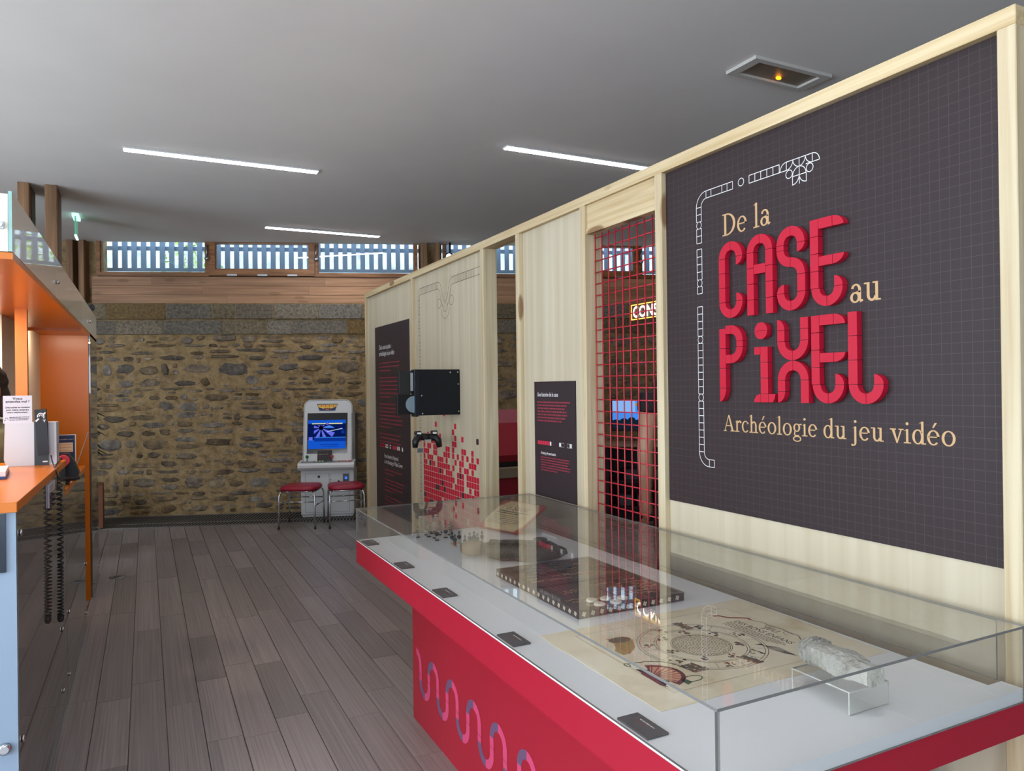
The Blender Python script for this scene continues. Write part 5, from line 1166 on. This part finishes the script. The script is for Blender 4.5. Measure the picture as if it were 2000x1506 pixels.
# ================================================================== PEOPLE
SKIN = mat('skin', (186, 140, 114), .5); SKIN2 = mat('lips', (168, 98, 88), .5)
def smooth_body(o, vox=.011, it=6):
    r = o.modifiers.new('remesh', 'REMESH'); r.mode = 'VOXEL'; r.voxel_size = vox; r.use_smooth_shade = True
    s = o.modifiers.new('smooth', 'SMOOTH'); s.iterations = it; s.factor = .5; return o
def person(name_label, loc, rz, S, top, legs, hair, arms, long_hair=False, sleeve=.35):
    t = thing('person', name_label, 'person', loc, rz, local=True)
    V = lambda x, y, z: (x * S, y * S, z * S)
    b = MB()
    def limb(pts, rs, n=12): b.tube([V(*p) for p in pts], [r * S for r in rs], n)
    # trunk, neck, head
    limb([(0, 0, .86), (0, 0, .95), (0, .005, 1.08), (0, .005, 1.22), (0, 0, 1.34), (0, -.005, 1.43), (0, 0, 1.48)], [.13, .15, .135, .145, .15, .12, .06], 16)
    limb([(-.17, 0, 1.40), (0, 0, 1.41), (.17, 0, 1.40)], [.06, .085, .06]); limb([(0, 0, 1.44), (0, .012, 1.52), (0, .02, 1.58)], [.058, .052, .055])
    b.ball(V(0, .02, 1.645), .074 * S, .094 * S, .112 * S, 16, 12); b.ball(V(0, .055, 1.595), .05 * S, .055 * S, .055 * S); b.ball(V(0, .115, 1.632), .013 * S, .018 * S, .022 * S)
    for s in (-1, 1):
        b.ball(V(s * .075, .01, 1.64), .010 * S, .018 * S, .03 * S)
        limb([(s * .085, 0, .92), (s * .10, .01, .72), (s * .10, .015, .50), (s * .105, -.01, .32), (s * .105, -.005, .10)], [.088, .080, .056, .056, .038])
        limb([(s * .105, -.04, .05), (s * .11, .05, .045), (s * .115, .16, .03)], [.045, .042, .03])
    hands = []
    for s, el, wr in arms:
        sh = (s * .19, -.005, 1.41)
        limb([sh, tuple((sh[i] + el[i]) / 2 for i in range(3)), el], [.055, .048, .04]); limb([el, tuple(el[i] * .6 + wr[i] * .4 for i in range(3)), wr], [.041, .040, .026])
        d = (Vector(wr) - Vector(el)).normalized(); side = Vector((0, 1, 0)) if abs(d.y) < .8 else Vector((1, 0, 0)); side = (side - d * side.dot(d)).normalized(); nrm = d.cross(side)
        w0 = Vector(wr); limb([tuple(w0), tuple(w0 + d * .045), tuple(w0 + d * .085)], [.026, .034, .034], 10); b.ball(V(*(w0 + d * .05)), .03 * S, .036 * S, .04 * S)
        for k_, (off, ln_k) in enumerate(((-.030, .062), (-.010, .075), (.010, .07), (.029, .055))):
            p0 = w0 + d * .08 + side * off; p1 = p0 + d * ln_k * .5 + nrm * (.006 * s); p2 = p0 + d * ln_k * .9 + nrm * (.022 * s); p3 = p0 + d * ln_k * 1.15 + nrm * (.036 * s)
            limb([tuple(p0), tuple(p1), tuple(p2), tuple(p3)], [.0098, .0092, .0086, .0075], 8)
        p0 = w0 + d * .03 + side * .03; limb([tuple(p0), tuple(p0 + d * .03 + side * .02), tuple(p0 + d * .06 + side * .022 + nrm * .012 * s)], [.012, .0105, .009], 8)
    smooth_body(b.build('body', SKIN, t), .0105, 4)
    c = MB()
    def cl(pts, rs, n=14): c.tube([V(*p) for p in pts], [r * S for r in rs], n)
    cl([(0, 0, .84), (0, 0, .95), (0, .005, 1.08), (0, .005, 1.22), (0, 0, 1.34), (0, -.005, 1.43), (0, 0, 1.455)], [.158, .166, .152, .16, .166, .135, .075], 16); cl([(-.18, 0, 1.405), (0, 0, 1.415), (.18, 0, 1.405)], [.066, .092, .066])
    for s, el, wr in arms:
        sh = Vector((s * .19, -.005, 1.41)); e_ = Vector(el); k_ = min(sleeve, 1); end = sh.lerp(e_, k_); cl([tuple(sh), tuple(sh.lerp(end, .5)), tuple(end)], [.066, .064, .06])
        if sleeve > 1: cl([tuple(e_), tuple(e_.lerp(Vector(wr), .9))], [.052, .038])
    smooth_body(c.build('shirt', top, t), .013, 4)
    c = MB(); cl([(0, 0, .84), (0, 0, .95), (0, 0, 1.0)], [.15, .16, .15], 16)
    for s in (-1, 1): cl([(s * .085, 0, .92), (s * .10, .01, .72), (s * .10, .015, .50), (s * .105, -.01, .32), (s * .105, -.005, .09)], [.098, .092, .07, .068, .055])
    smooth_body(c.build('trousers', legs, t), .014, 4)
    for s in (-1, 1): smooth_body(MB().tube([V(s * .105, -.05, .05), V(s * .11, .05, .05), V(s * .115, .17, .035)], [.05 * S, .048 * S, .034 * S], 10).build('shoe', BLACKM, t), .012, 2)
    h = MB().ball(V(0, -.005, 1.672), .09 * S, .10 * S, .105 * S, 16, 10); rg = random.Random(5)
    for i in range(60 if long_hair else 30):
        a = rg.uniform(0, 2 * PI); e_ = rg.uniform(-.2, 1.3); p = Vector((.088 * math.cos(a) * math.cos(e_), -.005 + .098 * math.sin(a) * math.cos(e_), 1.675 + .10 * math.sin(e_)))
        if p.y > .06 and p.z < 1.70: continue
        h.ball(V(*p), rg.uniform(.022, .036) * S, n=8, m=6)
    if long_hair:
        for s in (-1, 1): h.tube([V(s * .075, .0, 1.66), V(s * .09, -.005, 1.58), V(s * .085, -.01, 1.50)], [.035 * S, .045 * S, .03 * S], 8)
    # keep the face free
    h.v = [(x, min(y, (.075 + max(0, z / S - 1.69) * .6) * S), z) for x, y, z in h.v]
    smooth_body(h.build('hair', hair, t), .011, 1)
    for s in (-1, 1):
        MB().ball(V(s * .03, .103, 1.648), .011 * S, .006 * S, .006 * S, 10, 8).build('eye', mat('eye_white', (230, 226, 220), .3), t); MB().ball(V(s * .03, .1085, 1.648), .0048 * S, .003 * S, .0048 * S, 8, 6).build('iris', mat('iris_brown', (50, 34, 24), .2), t)
        MB().tube([V(s * .045, .100, 1.668), V(s * .03, .106, 1.672), V(s * .016, .106, 1.668)], .003 * S, 5).build('eyebrow', hair, t)
    MB().tube([V(-.024, .097, 1.588), V(-.01, .108, 1.591), V(.01, .108, 1.591), V(.024, .097, 1.588)], [.002 * S, .005 * S, .005 * S, .002 * S], 6).build('mouth', SKIN2, t)
    return t
HAIR = mat('dark_curly_hair', (34, 24, 20), .6, var=.3, vscale=40)
person('person with dark curly hair standing behind the reception desk', (-.735, 4.53, 0), math.radians(196), .95, mat('olive_top', (88, 88, 62), .8), mat('dark_trousers', (40, 40, 46), .8), HAIR,
       [(-1, (-.245, -.03, 1.14), (-.24, .03, .90)), (1, (.245, -.03, 1.14), (.24, .03, .90))], long_hair=True, sleeve=.6)
person('person in dark clothes with one bare arm hanging, behind the red wire mesh', (2.47, 2.90, 0), math.radians(-26.6), 1.07, mat('black_shirt', (26, 20, 26), .8), mat('black_trousers', (22, 22, 26), .8), mat('brown_hair', (60, 42, 30), .6),
       [(-1, (-.225, -.01, 1.14), (-.21, .06, .90)), (1, (.225, -.01, 1.14), (.2, .12, .92))], sleeve=.35)

for o in bpy.data.objects:
    if '_local' in o: del o['_local']
